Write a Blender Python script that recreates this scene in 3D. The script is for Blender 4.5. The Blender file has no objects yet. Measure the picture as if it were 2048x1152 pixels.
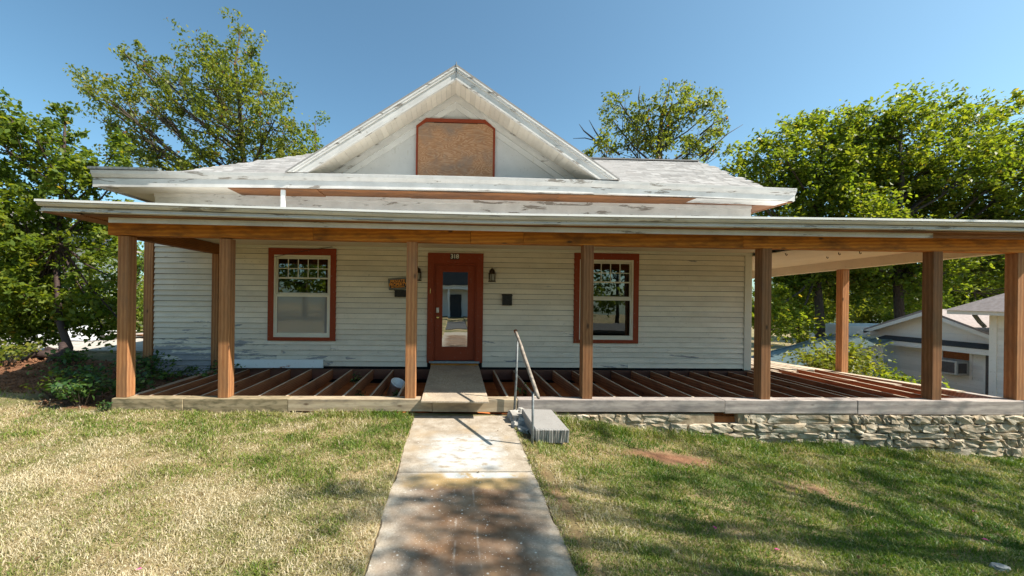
import bpy, bmesh, math, random
import numpy as np
from mathutils import Vector, Matrix
random.seed(7); RNG = np.random.default_rng(11)
sc = bpy.context.scene
COL = sc.collection
# ------------------------------------------------------------------ camera
F, CX, CY, YAW, ROL, CZ = 799.1, 937.7, 594.6, .0358, .0121, 1.69     # pixels of the 2048 x 1152 photograph
cam_d = bpy.data.cameras.new('camera'); cam = bpy.data.objects.new('camera', cam_d); COL.objects.link(cam)
cam_d.sensor_fit = 'HORIZONTAL'; cam_d.sensor_width = 36; cam_d.lens = F / 2048 * 36
cam_d.shift_x = (1024 - CX) / 2048; cam_d.shift_y = (CY - 576) / 2048
cam_d.clip_start = .05; cam_d.clip_end = 2000
fw = Vector((math.sin(YAW), math.cos(YAW), 0)); rt = Vector((math.cos(YAW), -math.sin(YAW), 0)); up = Vector((0, 0, 1))
r2 = rt * math.cos(ROL) + up * math.sin(ROL); u2 = up * math.cos(ROL) - rt * math.sin(ROL)
cam.matrix_world = Matrix(((r2.x, u2.x, -fw.x, 0), (r2.y, u2.y, -fw.y, 0), (r2.z, u2.z, -fw.z, CZ), (0, 0, 0, 1)))
sc.camera = cam
# ------------------------------------------------------------------ sky and sun
SUN = Vector((.645, -.20, .735)).normalized()
EL = math.asin(SUN.z); AZ = math.atan2(SUN.x, SUN.y)
w = bpy.data.worlds.new('World'); sc.world = w; w.use_nodes = True
wn = w.node_tree; sky = wn.nodes.new('ShaderNodeTexSky'); sky.sky_type = 'NISHITA'; sky.sun_disc = False
sky.sun_elevation = EL; sky.sun_rotation = AZ; sky.altitude = 150; sky.air_density = .8; sky.dust_density = 1.6; sky.ozone_density = 2.5
bg = wn.nodes['Background']; bg.inputs['Strength'].default_value = .115
tn = wn.nodes.new('ShaderNodeMix'); tn.data_type = 'RGBA'; tn.blend_type = 'MULTIPLY'; tn.inputs[0].default_value = 1; tn.inputs[7].default_value = (.80, 1.03, .93, 1)
wn.links.new(sky.outputs[0], tn.inputs[6]); wn.links.new(tn.outputs[2], bg.inputs['Color'])
ld = bpy.data.lights.new('sun', 'SUN'); ld.energy = 5.0; ld.angle = math.radians(.55); ld.color = (1, .92, .80)
lo = bpy.data.objects.new('sun', ld); COL.objects.link(lo); lo.rotation_euler = (-SUN).to_track_quat('-Z', 'Y').to_euler(); lo.location = (8, -3, 12)
vs = sc.view_settings; sc.display_settings.display_device = 'sRGB'
vs.view_transform = 'Standard'; vs.look = 'None'; vs.gamma = 1; vs.use_curve_mapping = False; vs.exposure = 1.0
sc.cycles.max_bounces = 8; sc.cycles.diffuse_bounces = 4; sc.cycles.transparent_max_bounces = 8; sc.cycles.caustics_reflective = False; sc.cycles.caustics_refractive = False
# ------------------------------------------------------------------ pixel -> direction
def ray(x, y):
    a = x - CX; b = y - CY
    u = (a*math.cos(ROL) + b*math.sin(ROL))/F; v = (-a*math.sin(ROL) + b*math.cos(ROL))/F
    return Vector((u*math.cos(YAW) + math.sin(YAW), math.cos(YAW) - u*math.sin(YAW), -v))
def atY(x, y, Y): r = ray(x, y); return r*(Y/r.y) + Vector((0, 0, CZ))
def atZ(x, y, Z): r = ray(x, y); return r*((Z - CZ)/r.z) + Vector((0, 0, CZ))
# ------------------------------------------------------------------ mesh kit
class MB:
    def __init__(s): s.v = []; s.f = []
    def add(s, vs, fs):
        o = len(s.v); s.v += [tuple(p) for p in vs]; s.f += [tuple(i + o for i in f) for f in fs]; return s
    def box(s, x0, x1, y0, y1, z0, z1):
        return s.hexa([(x0,y0,z0),(x1,y0,z0),(x1,y1,z0),(x0,y1,z0),(x0,y0,z1),(x1,y0,z1),(x1,y1,z1),(x0,y1,z1)])
    def hexa(s, p):
        return s.add(p, [(3,2,1,0),(4,5,6,7),(0,1,5,4),(1,2,6,5),(2,3,7,6),(3,0,4,7)])
    def bar(s, a, b, w, h, upv=(0,0,1)):
        a = Vector(a); b = Vector(b); d = (b-a).normalized(); sd = d.cross(Vector(upv))
        if sd.length < 1e-4: sd = d.cross(Vector((0,1,0)))
        sd.normalize(); u = sd.cross(d); sd *= w/2; u = u*(h/2)
        return s.hexa([a-sd-u, a+sd-u, b+sd-u, b-sd-u, a-sd+u, a+sd+u, b+sd+u, b-sd+u])
    def prism(s, pts, axis, a0, a1):
        # polygon pts in the plane across the axis (0:x -> (y,z), 1:y -> (x,z), 2:z -> (x,y))
        def mk(p, a): return (a, p[0], p[1]) if axis == 0 else ((p[0], a, p[1]) if axis == 1 else (p[0], p[1], a))
        n = len(pts); v = [mk(p, a0) for p in pts] + [mk(p, a1) for p in pts]
        f = [tuple(range(n)), tuple(range(2*n-1, n-1, -1))] + [(i, i+n, (i+1) % n + n, (i+1) % n) for i in range(n)]
        return s.add(v, f)
    def sweep(s, prof, xs, dz):
        # profile of (y,z) pairs swept along x through stations xs, raised by dz per station
        n = len(prof); v = []
        for x, d in zip(xs, dz): v += [(x, p[0], p[1]+d) for p in prof]
        f = [tuple(range(n)), tuple((len(xs)-1)*n + i for i in range(n-1, -1, -1))]
        for k in range(len(xs)-1):
            for i in range(n): f.append((k*n+i, (k+1)*n+i, (k+1)*n+(i+1) % n, k*n+(i+1) % n))
        return s.add(v, f)
    def tube(s, pts, rad, n=6, cap=True):
        pts = [Vector(p) for p in pts]; v = []; m = len(pts)
        for i, p in enumerate(pts):
            d = (pts[min(i+1, m-1)] - pts[max(i-1, 0)])
            d = d.normalized() if d.length > 1e-6 else Vector((0,0,1))
            a = d.cross(Vector((.31,.2,.93)));
            if a.length < 1e-3: a = d.cross(Vector((1,0,0)))
            a.normalize(); b = d.cross(a); r = rad[i] if hasattr(rad, '__len__') else rad
            for k in range(n):
                t = 2*math.pi*k/n; v.append(p + a*(r*math.cos(t)) + b*(r*math.sin(t)))
        f = [(i*n+k, i*n+(k+1) % n, (i+1)*n+(k+1) % n, (i+1)*n+k) for i in range(m-1) for k in range(n)]
        if cap: f += [tuple(range(n-1, -1, -1)), tuple((m-1)*n+k for k in range(n))]
        return s.add(v, f)
    def lathe(s, prof, c, n=16):
        v = []; m = len(prof); c = Vector(c)
        for r, z in prof:
            for k in range(n): t = 2*math.pi*k/n; v.append((c.x+r*math.cos(t), c.y+r*math.sin(t), c.z+z))
        f = [(i*n+k, i*n+(k+1) % n, (i+1)*n+(k+1) % n, (i+1)*n+k) for i in range(m-1) for k in range(n)]
        f += [tuple(range(n-1, -1, -1)), tuple((m-1)*n+k for k in range(n))]
        return s.add(v, f)
    def build(s, name, mat, parent=None, loc=None, smooth=False, bevel=0):
        me = bpy.data.meshes.new(name)
        vv = s.v
        if loc is not None: vv = [(p[0]-loc[0], p[1]-loc[1], p[2]-loc[2]) for p in vv]
        me.from_pydata(vv, [], s.f); me.update()
        bm = bmesh.new(); bm.from_mesh(me); bmesh.ops.recalc_face_normals(bm, faces=bm.faces)
        if bevel: bmesh.ops.bevel(bm, geom=list(bm.edges), offset=bevel, segments=1, affect='EDGES')
        bm.to_mesh(me); bm.free()
        if smooth:
            for p in me.polygons: p.use_smooth = True
        return link(name, me, mat, parent, loc)
LAST = [None]
def link(name, me, mat, parent=None, loc=None):
    o = bpy.data.objects.new(name, me)
    if mat is not None and not me.materials: me.materials.append(M[mat] if isinstance(mat, str) else mat)
    COL.objects.link(o); LAST[0] = o.name
    if loc is not None: o.location = loc
    if parent is not None: par(o, parent)
    return o
def par(o, p):
    o.parent = p
    L = Vector(p.location); q = p.parent
    while q is not None: q = None
    if p.rotation_euler.z: o.matrix_parent_inverse = (Matrix.Translation(L) @ p.rotation_euler.to_matrix().to_4x4()).inverted()
    elif p.parent is None: o.matrix_parent_inverse = Matrix.Translation(-L)
    else:
        # parts sit at world coordinates under a parent inverse, so their world location is their own location
        o.matrix_parent_inverse = Matrix.Translation(-L)
    return o
def tag(o, label=None, cat=None, group=None, kind=None):
    if label: o['label'] = label
    if cat: o['category'] = cat
    if group: o['group'] = group
    if kind: o['kind'] = kind
    return o
def empty(name, loc, label, cat, group=None):
    o = bpy.data.objects.new(name, None); COL.objects.link(o); o.location = loc; o.empty_display_size = .2
    return tag(o, label, cat, group)
def np_mesh(name, V, faces_quads=None, faces_tris=None, attrs=None):
    me = bpy.data.meshes.new(name); V = np.asarray(V, np.float32)
    me.vertices.add(len(V)); me.vertices.foreach_set('co', V.ravel())
    q = np.zeros((0, 4), np.int32) if faces_quads is None else np.asarray(faces_quads, np.int32)
    t = np.zeros((0, 3), np.int32) if faces_tris is None else np.asarray(faces_tris, np.int32)
    nl = q.size + t.size; me.loops.add(nl); me.loops.foreach_set('vertex_index', np.concatenate([q.ravel(), t.ravel()]))
    st = np.concatenate([np.arange(len(q))*4, q.size + np.arange(len(t))*3]).astype(np.int32)
    me.polygons.add(len(q)+len(t)); me.polygons.foreach_set('loop_start', st)
    for k, a in (attrs or {}).items():
        a = np.asarray(a, np.float32)
        at = me.attributes.new(k, 'FLOAT' if a.ndim == 1 else 'FLOAT_COLOR', 'POINT')
        at.data.foreach_set('value' if a.ndim == 1 else 'color', a.ravel())
    me.update(calc_edges=True); me.validate(); return me
def vnoise(P, scale, seed=0):
    # smooth value noise on x,y used for terrain and planting
    x = P[..., 0]*scale + seed*17.3; y = P[..., 1]*scale + seed*9.1
    xi = np.floor(x); yi = np.floor(y); fx = x-xi; fy = y-yi; fx = fx*fx*(3-2*fx); fy = fy*fy*(3-2*fy)
    def hsh(a, b): t = np.sin(a*127.1 + b*311.7)*43758.5453; return t - np.floor(t)
    return (hsh(xi,yi)*(1-fx)+hsh(xi+1,yi)*fx)*(1-fy) + (hsh(xi,yi+1)*(1-fx)+hsh(xi+1,yi+1)*fx)*fy
# ------------------------------------------------------------------ materials
M = {}
class NT:
    def __init__(s, name):
        m = bpy.data.materials.new(name); m.use_nodes = True; M[name] = m; s.m = m; s.t = m.node_tree
        s.b = s.t.nodes['Principled BSDF']; s.out = s.t.nodes['Material Output']
    def set(s, sock, v):
        if isinstance(v, bpy.types.NodeSocket): s.t.links.new(v, sock)
        elif isinstance(v, bpy.types.Node): s.t.links.new(v.outputs[0], sock)
        else:
            if hasattr(sock.default_value, '__len__') and not hasattr(v, '__len__'): v = (v,)*len(sock.default_value)
            if hasattr(v, '__len__') and len(v) == 3 and len(sock.default_value) == 4: v = (*v, 1)
            sock.default_value = v
    def n(s, ty, **kw):
        nd = s.t.nodes.new('ShaderNode'+ty)
        for k, v in kw.items():
            if k.startswith('_'): setattr(nd, k[1:], v)
            else: s.set(nd.inputs[int(k[1:])] if k[0] == 'i' and k[1:].isdigit() else nd.inputs[k], v)
        return nd
    def co(s, scale=(1,1,1), rot=(0,0,0), loc=(0,0,0), rnd=0):
        if not hasattr(s, 'tc'): s.tc = s.n('TexCoord')
        v = s.tc.outputs['Object']
        if rnd:
            oi = s.n('ObjectInfo'); k = s.n('Math', _operation='MULTIPLY', i0=oi.outputs['Random'], i1=rnd)
            v = s.n('VectorMath', _operation='ADD', i0=v, i1=k.outputs[0]).outputs[0]
        return s.n('Mapping', Vector=v, Scale=scale, Rotation=rot, Location=loc).outputs[0]
    def noise(s, vec, scale, detail=4, rough=.55, dist=0):
        return s.n('TexNoise', Vector=vec, Scale=scale, Detail=detail, Roughness=rough, Distortion=dist).outputs[0]
    def ramp(s, fac, stops, interp='LINEAR'):
        r = s.n('ValToRGB', Fac=fac); r.color_ramp.interpolation = interp; e = r.color_ramp.elements
        while len(e) < len(stops): e.new(.5)
        for k, (p, c) in enumerate(stops):
            e[k].position = p; c = (c, c, c) if not hasattr(c, '__len__') else c; e[k].color = (*c, 1)
        return r.outputs[0]
    def mix(s, fac, a, b, mode='MIX'):
        nd = s.t.nodes.new('ShaderNodeMix'); nd.data_type = 'RGBA'; nd.blend_type = mode
        s.set(nd.inputs[0], fac); s.set(nd.inputs[6], a); s.set(nd.inputs[7], b); return nd.outputs[2]
    def math(s, op, a, b=0.0, c=None):
        nd = s.n('Math', _operation=op, i0=a, i1=b)
        if c is not None: s.set(nd.inputs[2], c)
        return nd.outputs[0]
    def rand(s): return s.n('ObjectInfo').outputs['Random']
    def attr(s, name): return s.n('Attribute', _attribute_name=name)
    def fin(s, col, rough=.8, bump=None, bs=.3, bd=.01, spec=.3, **kw):
        s.set(s.b.inputs['Base Color'], col); s.set(s.b.inputs['Roughness'], rough); s.b.inputs['Specular IOR Level'].default_value = spec
        if bump is not None:
            s.set(s.b.inputs['Normal'], s.n('Bump', Height=bump, Strength=bs, Distance=bd).outputs[0])
        for k, v in kw.items(): s.set(s.b.inputs[k.replace('_', ' ')], v)
        return s.m
def band(n, v, lo, hi, soft=.0):
    # 1 between lo and hi of a scalar socket
    a = n.n('MapRange', Value=v, **{'From Min': lo-soft, 'From Max': lo+soft+1e-4}).outputs[0]
    b = n.n('MapRange', Value=v, **{'From Min': hi+soft+1e-4, 'From Max': hi-soft}).outputs[0]
    return n.math('MULTIPLY', a, b)
def paint(name, base, under=(.16,.13,.105), peel=.62, dirt=.25, scale=1.0, axis=0, lowpeel=False):
    n = NT(name); c = n.co(rnd=30)
    st = [(1,1,1),(1,1,1),(1,1,1)][axis]
    cs = n.co(scale=(.25,1.4,1.4) if axis == 0 else ((1.4,1.4,.25) if axis == 2 else (1.4,.25,1.4)), rnd=30)
    pn = n.noise(cs, 4.5*scale, 8, .68, .4)
    if lowpeel:
        z = n.n('SeparateXYZ', Vector=n.tc.outputs['Object']); zz = n.n('MapRange', Value=z.outputs[2], **{'From Min': .1, 'From Max': 1.25, 'To Min': .36, 'To Max': 0}).outputs[0]
        xx = n.n('MapRange', Value=z.outputs[0], **{'From Min': -5.0, 'From Max': -1.8, 'To Min': 1, 'To Max': .22}).outputs[0]
        pn = n.math('ADD', pn, n.math('MULTIPLY', zz, xx))
    pm = n.ramp(pn, [(peel, 0), (peel+.02, 1)])
    dn = n.noise(c, 2.2, 6, .6); d = n.ramp(dn, [(.35, 0), (.75, 1)])
    col = n.mix(n.math('MULTIPLY', d, dirt), base, tuple(x*.62 for x in base))
    col = n.mix(n.ramp(n.noise(c, 22, 3), [(.62, 0), (.74, .35)]), col, (.33,.29,.24))
    v = n.n('HueSaturation', Color=col, Value=n.math('ADD', n.math('MULTIPLY', n.rand(), .16), .92)).outputs[0]
    wood = n.mix(n.noise(cs, 30, 4), under, tuple(x*2.3 for x in under))
    col = n.mix(pm, v, wood)
    h = n.math('SUBTRACT', n.math('MULTIPLY', n.noise(cs, 14, 4), .35), pm)
    return n.fin(col, .6, h, .5, .004)
paint('clapboard_paint', (.77,.715,.62), under=(.19,.19,.20), peel=.672, dirt=.45, lowpeel=True)
paint('trim_paint', (.65,.635,.615), under=(.15,.135,.12), peel=.585, dirt=.75)
paint('gable_paint', (.66,.65,.635), under=(.3,.28,.25), peel=.655, dirt=.35, axis=2)
paint('soffit_paint', (.66,.61,.53), peel=.72, dirt=.4)
paint('ceiling_paint', (.70,.60,.47), peel=.74, dirt=.3)
paint('board_paint', (.72,.80,.85), under=(.22,.09,.06), peel=.63, dirt=.15)
paint('red_paint', (.26,.043,.013), under=(.30,.25,.22), peel=.735, dirt=.3)
paint('sash_paint', (.70,.68,.60), peel=.70, dirt=.3)
paint('neighbour_paint', (.86,.85,.83), peel=.76, dirt=.2)
paint('metal_white', (.78,.78,.77), under=(.3,.3,.3), peel=.75, dirt=.2)
def wood(name, a, b, axis=2, ring=55, dark=(.06,.03,.015), stain=.35, stainc=None, rough=.75, knots=True, val=.2, ss=1.):
    n = NT(name); rot = {2: (.035,.028,0), 0: (0, math.pi/2+.03, .03), 1: (math.pi/2+.03, .02, 0)}[axis]
    c = n.co(rot=rot, loc=(.05,.12,0), rnd=7); cl = {2: (9,9,.7), 0: (.7,9,9), 1: (9,.7,9)}[axis]
    cs = n.co(scale=cl, rnd=7)
    w1 = n.n('TexWave', _wave_type='RINGS', _rings_direction='Z', Vector=c, Scale=ring, Distortion=1.6, Detail=2, i4=.6).outputs[1]
    g = n.noise(cs, 9, 5, .6)
    fac = n.math('ADD', n.math('MULTIPLY', n.ramp(w1, [(.25, 0), (.9, 1)]), .32), n.math('MULTIPLY', g, .72))
    col = n.ramp(fac, [(.2, b), (.75, a)])
    s = n.ramp(n.noise(n.co(scale={2: (3,3,1), 0: (1,3,3), 1: (3,1,3)}[axis], rnd=11), 1.3*ss, 5, .6), [(.45, 0), (.68, 1)])
    col = n.mix(n.math('MULTIPLY', s, stain), col, stainc or dark)
    if knots:
        vo = n.n('TexVoronoi', Vector=n.co(scale={2: (5,5,2.2), 0: (2.2,5,5), 1: (5,2.2,5)}[axis], rnd=5), Scale=1.0, _feature='F1').outputs[0]
        col = n.mix(n.ramp(vo, [(.05, .85), (.12, 0)]), col, dark)
    ck = n.noise(n.co(scale={2: (30,30,.6), 0: (.6,30,30), 1: (30,.6,30)}[axis], rnd=3), 2.5, 3)
    col = n.mix(n.ramp(ck, [(.66, 0), (.7, .55)]), col, dark)
    col = n.n('HueSaturation', Color=col, Value=n.math('ADD', n.math('MULTIPLY', n.rand(), val), 1-val/2)).outputs[0]
    return n.fin(col, rough, n.math('SUBTRACT', n.math('MULTIPLY', fac, .4), n.ramp(ck, [(.66, 0), (.7, .6)])), .35, .003)
wood('post_wood', (.41,.195,.083), (.235,.092,.034), 2, ring=8, stain=.5, stainc=(.17,.10,.058), ss=1.6, val=.6)
wood('beam_wood', (.60,.235,.032), (.36,.11,.014), 0, ring=11, stain=.75, ss=2.2, stainc=(.12,.048,.016), val=.3)
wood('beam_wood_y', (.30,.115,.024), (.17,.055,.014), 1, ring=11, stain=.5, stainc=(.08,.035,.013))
wood('joist_wood', (.40,.175,.085), (.20,.078,.036), 1, ring=12, stain=.45, stainc=(.045,.026,.02), val=.4)
wood('joist_wood_x', (.30,.20,.125), (.15,.085,.05), 0, ring=12, stain=.4, stainc=(.07,.045,.03), val=.4)
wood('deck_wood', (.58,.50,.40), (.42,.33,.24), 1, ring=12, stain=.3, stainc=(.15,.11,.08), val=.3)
wood('soffit_wood', (.30,.135,.050), (.15,.055,.022), 0, ring=12, stain=.6, stainc=(.06,.035,.025))
wood('sill_gray', (.45,.395,.36), (.25,.215,.20), 0, ring=7, ss=3, stain=.65, stainc=(.15,.135,.135), rough=.85)
wood('sill_fresh', (.45,.37,.26), (.30,.23,.15), 0, ring=6, stain=.7, ss=3.5, stainc=(.16,.13,.10), rough=.85)
wood('sill_moss', (.36,.29,.185), (.22,.17,.10), 0, ring=9, stain=.9, ss=5, stainc=(.085,.075,.04), rough=.9)
wood('ledger_wood', (.20,.095,.065), (.10,.05,.04), 0, ring=12)
wood('block_wood', (.37,.36,.345), (.20,.19,.185), 2, ring=18, stain=.3, stainc=(.2,.19,.18), knots=False)
wood('stump_wood', (.060,.038,.034), (.028,.018,.018), 2, ring=12)
def ply(name, c0, c1, c2, dk, scale):
    n = NT(name); g = n.noise(n.co(scale=scale), 1.5, 3, .5, .8); w1 = n.math('FRACT', n.math('MULTIPLY', g, 19)); w1 = n.ramp(w1, [(0, .3), (.55, .9), (.8, .5), (1, .3)])
    fib = n.noise(n.co(scale=tuple(x*3 for x in scale)), 11, 4)
    col = n.ramp(n.math('ADD', n.math('MULTIPLY', w1, .6), n.math('MULTIPLY', fib, .4)), [(.22, c0), (.55, c1), (.85, c2)])
    col = n.mix(n.ramp(n.noise(n.co(), 2.0, 5, .6), [(.46, 0), (.66, .75)]), col, dk); n.fin(col, .8, w1, .2, .003)
ply('plywood_brown', (.28,.125,.06), (.43,.225,.115), (.54,.34,.215), (.24,.185,.15), (.8,1,2.8))
ply('plywood_gray', (.30,.235,.165), (.42,.345,.255), (.50,.43,.34), (.27,.225,.18), (2.2,.8,1))
def flat(name, c, rough=.6, metallic=0, spec=.4, nz=.0, sc_=20):
    n = NT(name)
    if nz:
        k = n.noise(n.co(), sc_, 5); col = n.mix(n.ramp(k, [(.3, 0), (.7, 1)]), tuple(x*(1-nz) for x in c), tuple(min(1, x*(1+nz)) for x in c))
        return n.fin(col, rough, k, .2, .003, spec, Metallic=metallic)
    return n.fin(c, rough, None, spec=spec, Metallic=metallic)
flat('black_metal', (.018,.016,.014), .45, .3, nz=.4); flat('bronze', (.05,.033,.02), .4, .6, nz=.3); flat('brass', (.75,.55,.2), .25, 1); flat('steel', (.5,.5,.5), .35, .9)
flat('frosted', (.32,.31,.27), .3); flat('digit_white', (.8,.8,.78), .5); flat('sign_black', (.012,.012,.012), .35); flat('sign_orange', (.80,.30,.025), .5)
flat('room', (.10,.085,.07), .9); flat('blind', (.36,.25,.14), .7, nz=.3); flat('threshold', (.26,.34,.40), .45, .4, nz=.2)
flat('bucket_white', (.70,.73,.76), .35, nz=.1); flat('tarp', (.50,.51,.54), .3, nz=.3, sc_=8); flat('concrete', (.42,.39,.35), .9, nz=.25, sc_=6)
flat('asphalt', (.06,.06,.06), .9, nz=.3); flat('dark_roof', (.055,.058,.065), .8, nz=.3); flat('ac_grille', (.10,.085,.085), .6, nz=.2); flat('ac_case', (.55,.53,.50), .5, nz=.1)
flat('rust', (.20,.062,.018), .9, nz=.5, sc_=40); flat('dark_void', (.006,.006,.007), .95); flat('pink_petal', (.55,.05,.22), .6); flat('rubble_white', (.36,.345,.32), .9, nz=.45, sc_=9)
flat('neighbour_wood', (.30,.095,.022), .7, nz=.3); flat('flash_metal', (.17,.185,.19), .6, .3, nz=.4)
def glass(name, refl, tint, rough=.004, film=0.):
    n = NT(name); t = n.t
    tr = n.n('BsdfTransparent', Color=tint); gl = n.n('BsdfGlossy', Color=(.9,.93,.93), Roughness=rough)
    nz = n.n('Bump', Height=n.noise(n.co(), 1.6, 2), Strength=.05, Distance=.02); n.set(gl.inputs['Normal'], nz.outputs[0])
    fr = n.n('Fresnel', IOR=1.5); f = n.math('ADD', n.math('MULTIPLY', fr.outputs[0], .8), refl)
    mx = n.n('MixShader', i0=f); t.links.new(tr.outputs[0], mx.inputs[1]); t.links.new(gl.outputs[0], mx.inputs[2]); t.links.new(mx.outputs[0], n.out.inputs[0])
    if film:
        df = n.n('BsdfDiffuse', Color=(.42,.43,.45)); m2 = n.n('MixShader', i0=film); t.links.new(mx.outputs[0], m2.inputs[1]); t.links.new(df.outputs[0], m2.inputs[2]); t.links.new(m2.outputs[0], n.out.inputs[0])
glass('door_glass', .42, (.12,.13,.13)); glass('window_glass', .10, (.5,.52,.5)); glass('screen_glass', .16, (.14,.14,.14), .05, .5)
def stone():
    n = NT('limestone'); c = n.co(rnd=9)
    k = n.noise(c, 9, 7, .65); col = n.ramp(k, [(.28, (.22,.165,.105)), (.5, (.43,.37,.28)), (.72, (.60,.545,.45))])
    col = n.mix(n.ramp(n.noise(c, 3.2, 4), [(.48, 0), (.66, .6)]), col, (.31,.21,.11))
    col = n.n('HueSaturation', Color=col, Value=n.math('ADD', n.math('MULTIPLY', n.rand(), .4), .8)).outputs[0]
    n.fin(col, .9, n.math('ADD', k, n.math('MULTIPLY', n.noise(c, 40, 4), .4)), .8, .015)
    n = NT('mortar'); k = n.noise(n.co(), 14, 6); n.fin(n.ramp(k, [(.3, (.24,.18,.115)), (.7, (.42,.335,.23))]), .95, k, .6, .01)
stone()
def shingle():
    n = NT('shingles'); c = n.co(); a = n.attr('tint').outputs['Fac']
    col = n.ramp(a, [(0, (.26,.25,.245)), (.5, (.34,.33,.325)), (1, (.42,.405,.40))])
    col = n.mix(n.ramp(n.noise(c, 4, 6, .7), [(.55, 0), (.72, .5)]), col, (.24,.21,.19))
    n.fin(col, .9, n.noise(c, 90, 3), .3, .003)
    n = NT('neighbour_shingles'); n.fin(n.ramp(n.noise(n.co(), 12, 6), [(.3, (.25,.21,.20)), (.7, (.36,.31,.30))]), .9)
    n = NT('green_metal'); k = n.noise(n.co(), 5, 6); n.fin(n.ramp(k, [(.3, (.10,.145,.155)), (.6, (.15,.205,.21)), (.8, (.24,.29,.29))]), .45, None, Metallic=.2)
shingle()
def path_mat():
    n = NT('walk_concrete'); c = n.co(); xyz = n.n('SeparateXYZ', Vector=n.tc.outputs['Object']); X, Y = xyz.outputs[0], xyz.outputs[1]
    wob = n.math('MULTIPLY', n.math('SUBTRACT', n.noise(c, 3.1, 5, .6), .5), .55); Xw = n.math('ADD', X, wob); Yw = n.math('ADD', Y, n.math('MULTIPLY', wob, .7))
    base = n.ramp(n.noise(c, 6, 8, .65), [(.3, (.23,.185,.135)), (.5, (.345,.295,.235)), (.7, (.44,.395,.335))])
    fine = n.noise(c, 60, 4); base = n.mix(n.ramp(fine, [(.35, .45), (.55, 0)]), base, (.22,.185,.14))
    # long rust-brown stain down the middle of the near slab
    m1 = n.math('MULTIPLY', band(n, Xw, -.34, .62, .13), band(n, Yw, -3, 3.83, .06))
    st = n.ramp(n.noise(c, 2.3, 5, .6), [(.3, (.085,.046,.026)), (.55, (.165,.092,.049)), (.72, (.27,.165,.09))])
    base = n.mix(n.math('MULTIPLY', m1, n.ramp(n.noise(c, 3.4, 6, .65), [(.30, .55), (.58, .97)])), base, st)
    m1b = n.math('MULTIPLY', band(n, Xw, -.40, .66, .10), band(n, Yw, 3.62, 3.90, .05)); base = n.mix(n.math('MULTIPLY', m1b, .75), base, (.43,.295,.13))
    m1c = n.math('MULTIPLY', n.math('MULTIPLY', band(n, X, -.55, .75, .1), band(n, Y, 4.3, 5.6, .2)), n.ramp(n.noise(c, 2.7, 4), [(.5, 0), (.68, .6)])); base = n.mix(m1c, base, (.36,.27,.17))
    # worn white paint patch
    m2 = n.math('MULTIPLY', band(n, Xw, -.24, .50, .10), band(n, Yw, 3.97, 4.92, .10))
    m2 = n.math('MULTIPLY', m2, n.ramp(n.noise(n.co(scale=(1,2.2,1)), 5.5, 8, .7), [(.40, 0), (.50, 1)])); base = n.mix(n.math('MULTIPLY', m2, .85), base, (.42,.445,.455))
    m3 = n.math('MULTIPLY', band(n, Xw, -.12, .60, .06), band(n, Y, 3.80, 3.915, .012)); m3 = n.math('MULTIPLY', m3, n.ramp(n.noise(c, 9, 6), [(.40, 0), (.48, 1)])); base = n.mix(n.math('MULTIPLY', m3, .9), base, (.44,.46,.46))
    vo = n.n('TexVoronoi', Vector=c, Scale=17).outputs[0]
    sp = n.math('MULTIPLY', n.ramp(vo, [(.10, 1), (.16, 0)]), n.ramp(n.noise(c, 2.0, 3), [(.48, 0), (.56, 1)])); base = n.mix(n.math('MULTIPLY', sp, .75), base, (.60,.58,.54))
    vo2 = n.n('TexVoronoi', Vector=c, Scale=42).outputs[0]; base = n.mix(n.ramp(vo2, [(.10, .5), (.17, 0)]), base, (.58,.55,.50))
    # two pale scrape lines
    for x0, wv in ((.02, .05), (.19, .04)):
        l = n.math('ADD', X, n.math('MULTIPLY', n.noise(n.co(), .9, 2), wv*4)); mm = n.math('MULTIPLY', band(n, l, x0+wv*2-.006, x0+wv*2+.006, .006), n.math('MULTIPLY', band(n, Y, 2.6, 3.75, .1), n.ramp(n.noise(c, 8, 4), [(.46, 0), (.62, .45)])))
        base = n.mix(mm, base, (.42,.38,.33))
    n.fin(base, .88, n.math('ADD', fine, n.math('MULTIPLY', n.noise(c, 9, 5), .8)), .35, .006)
path_mat()
def ground_mat():
    n = NT('lawn_soil'); c = n.co(); s = n.attr('soil').outputs['Fac']
    g = n.ramp(n.noise(c, 7, 7, .65), [(.3, (.17,.12,.06)), (.5, (.28,.21,.11)), (.7, (.38,.30,.17))])
    g = n.mix(n.ramp(n.noise(c, 1.1, 4), [(.42, 0), (.62, .8)]), g, (.085,.10,.028))
    d = n.ramp(n.noise(c, 5, 8, .7), [(.3, (.09,.04,.022)), (.55, (.20,.095,.05)), (.75, (.30,.17,.10))])
    col = n.mix(s, g, d)
    n.fin(col, .95, n.noise(c, 26, 6, .7), .8, .03)
    n = NT('crawl_soil'); k = n.noise(n.co(), 5, 8, .65); n.fin(n.ramp(k, [(.3, (.36,.10,.028)), (.7, (.60,.21,.065))]), .95, k, .7, .03)
ground_mat()
def leafmat(name, stops, trans=.5, tcol=(1.5,1.35,.5)):
    n = NT(name); a = n.attr('tint').outputs['Fac']; col = n.ramp(a, stops)
    n.set(n.b.inputs['Base Color'], col); n.b.inputs['Roughness'].default_value = .45; n.b.inputs['Specular IOR Level'].default_value = .35
    tl = n.n('BsdfTranslucent', Color=n.mix(1.0, col, tcol, 'MULTIPLY')); mx = n.n('MixShader', i0=trans)
    n.t.links.new(n.b.outputs[0], mx.inputs[1]); n.t.links.new(tl.outputs[0], mx.inputs[2]); n.t.links.new(mx.outputs[0], n.out.inputs[0])
leafmat('leaf_mid', [(0, (.065,.120,.020)), (.5, (.130,.190,.028)), (.9, (.22,.265,.042)), (1, (.34,.27,.05))], .56)
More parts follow.
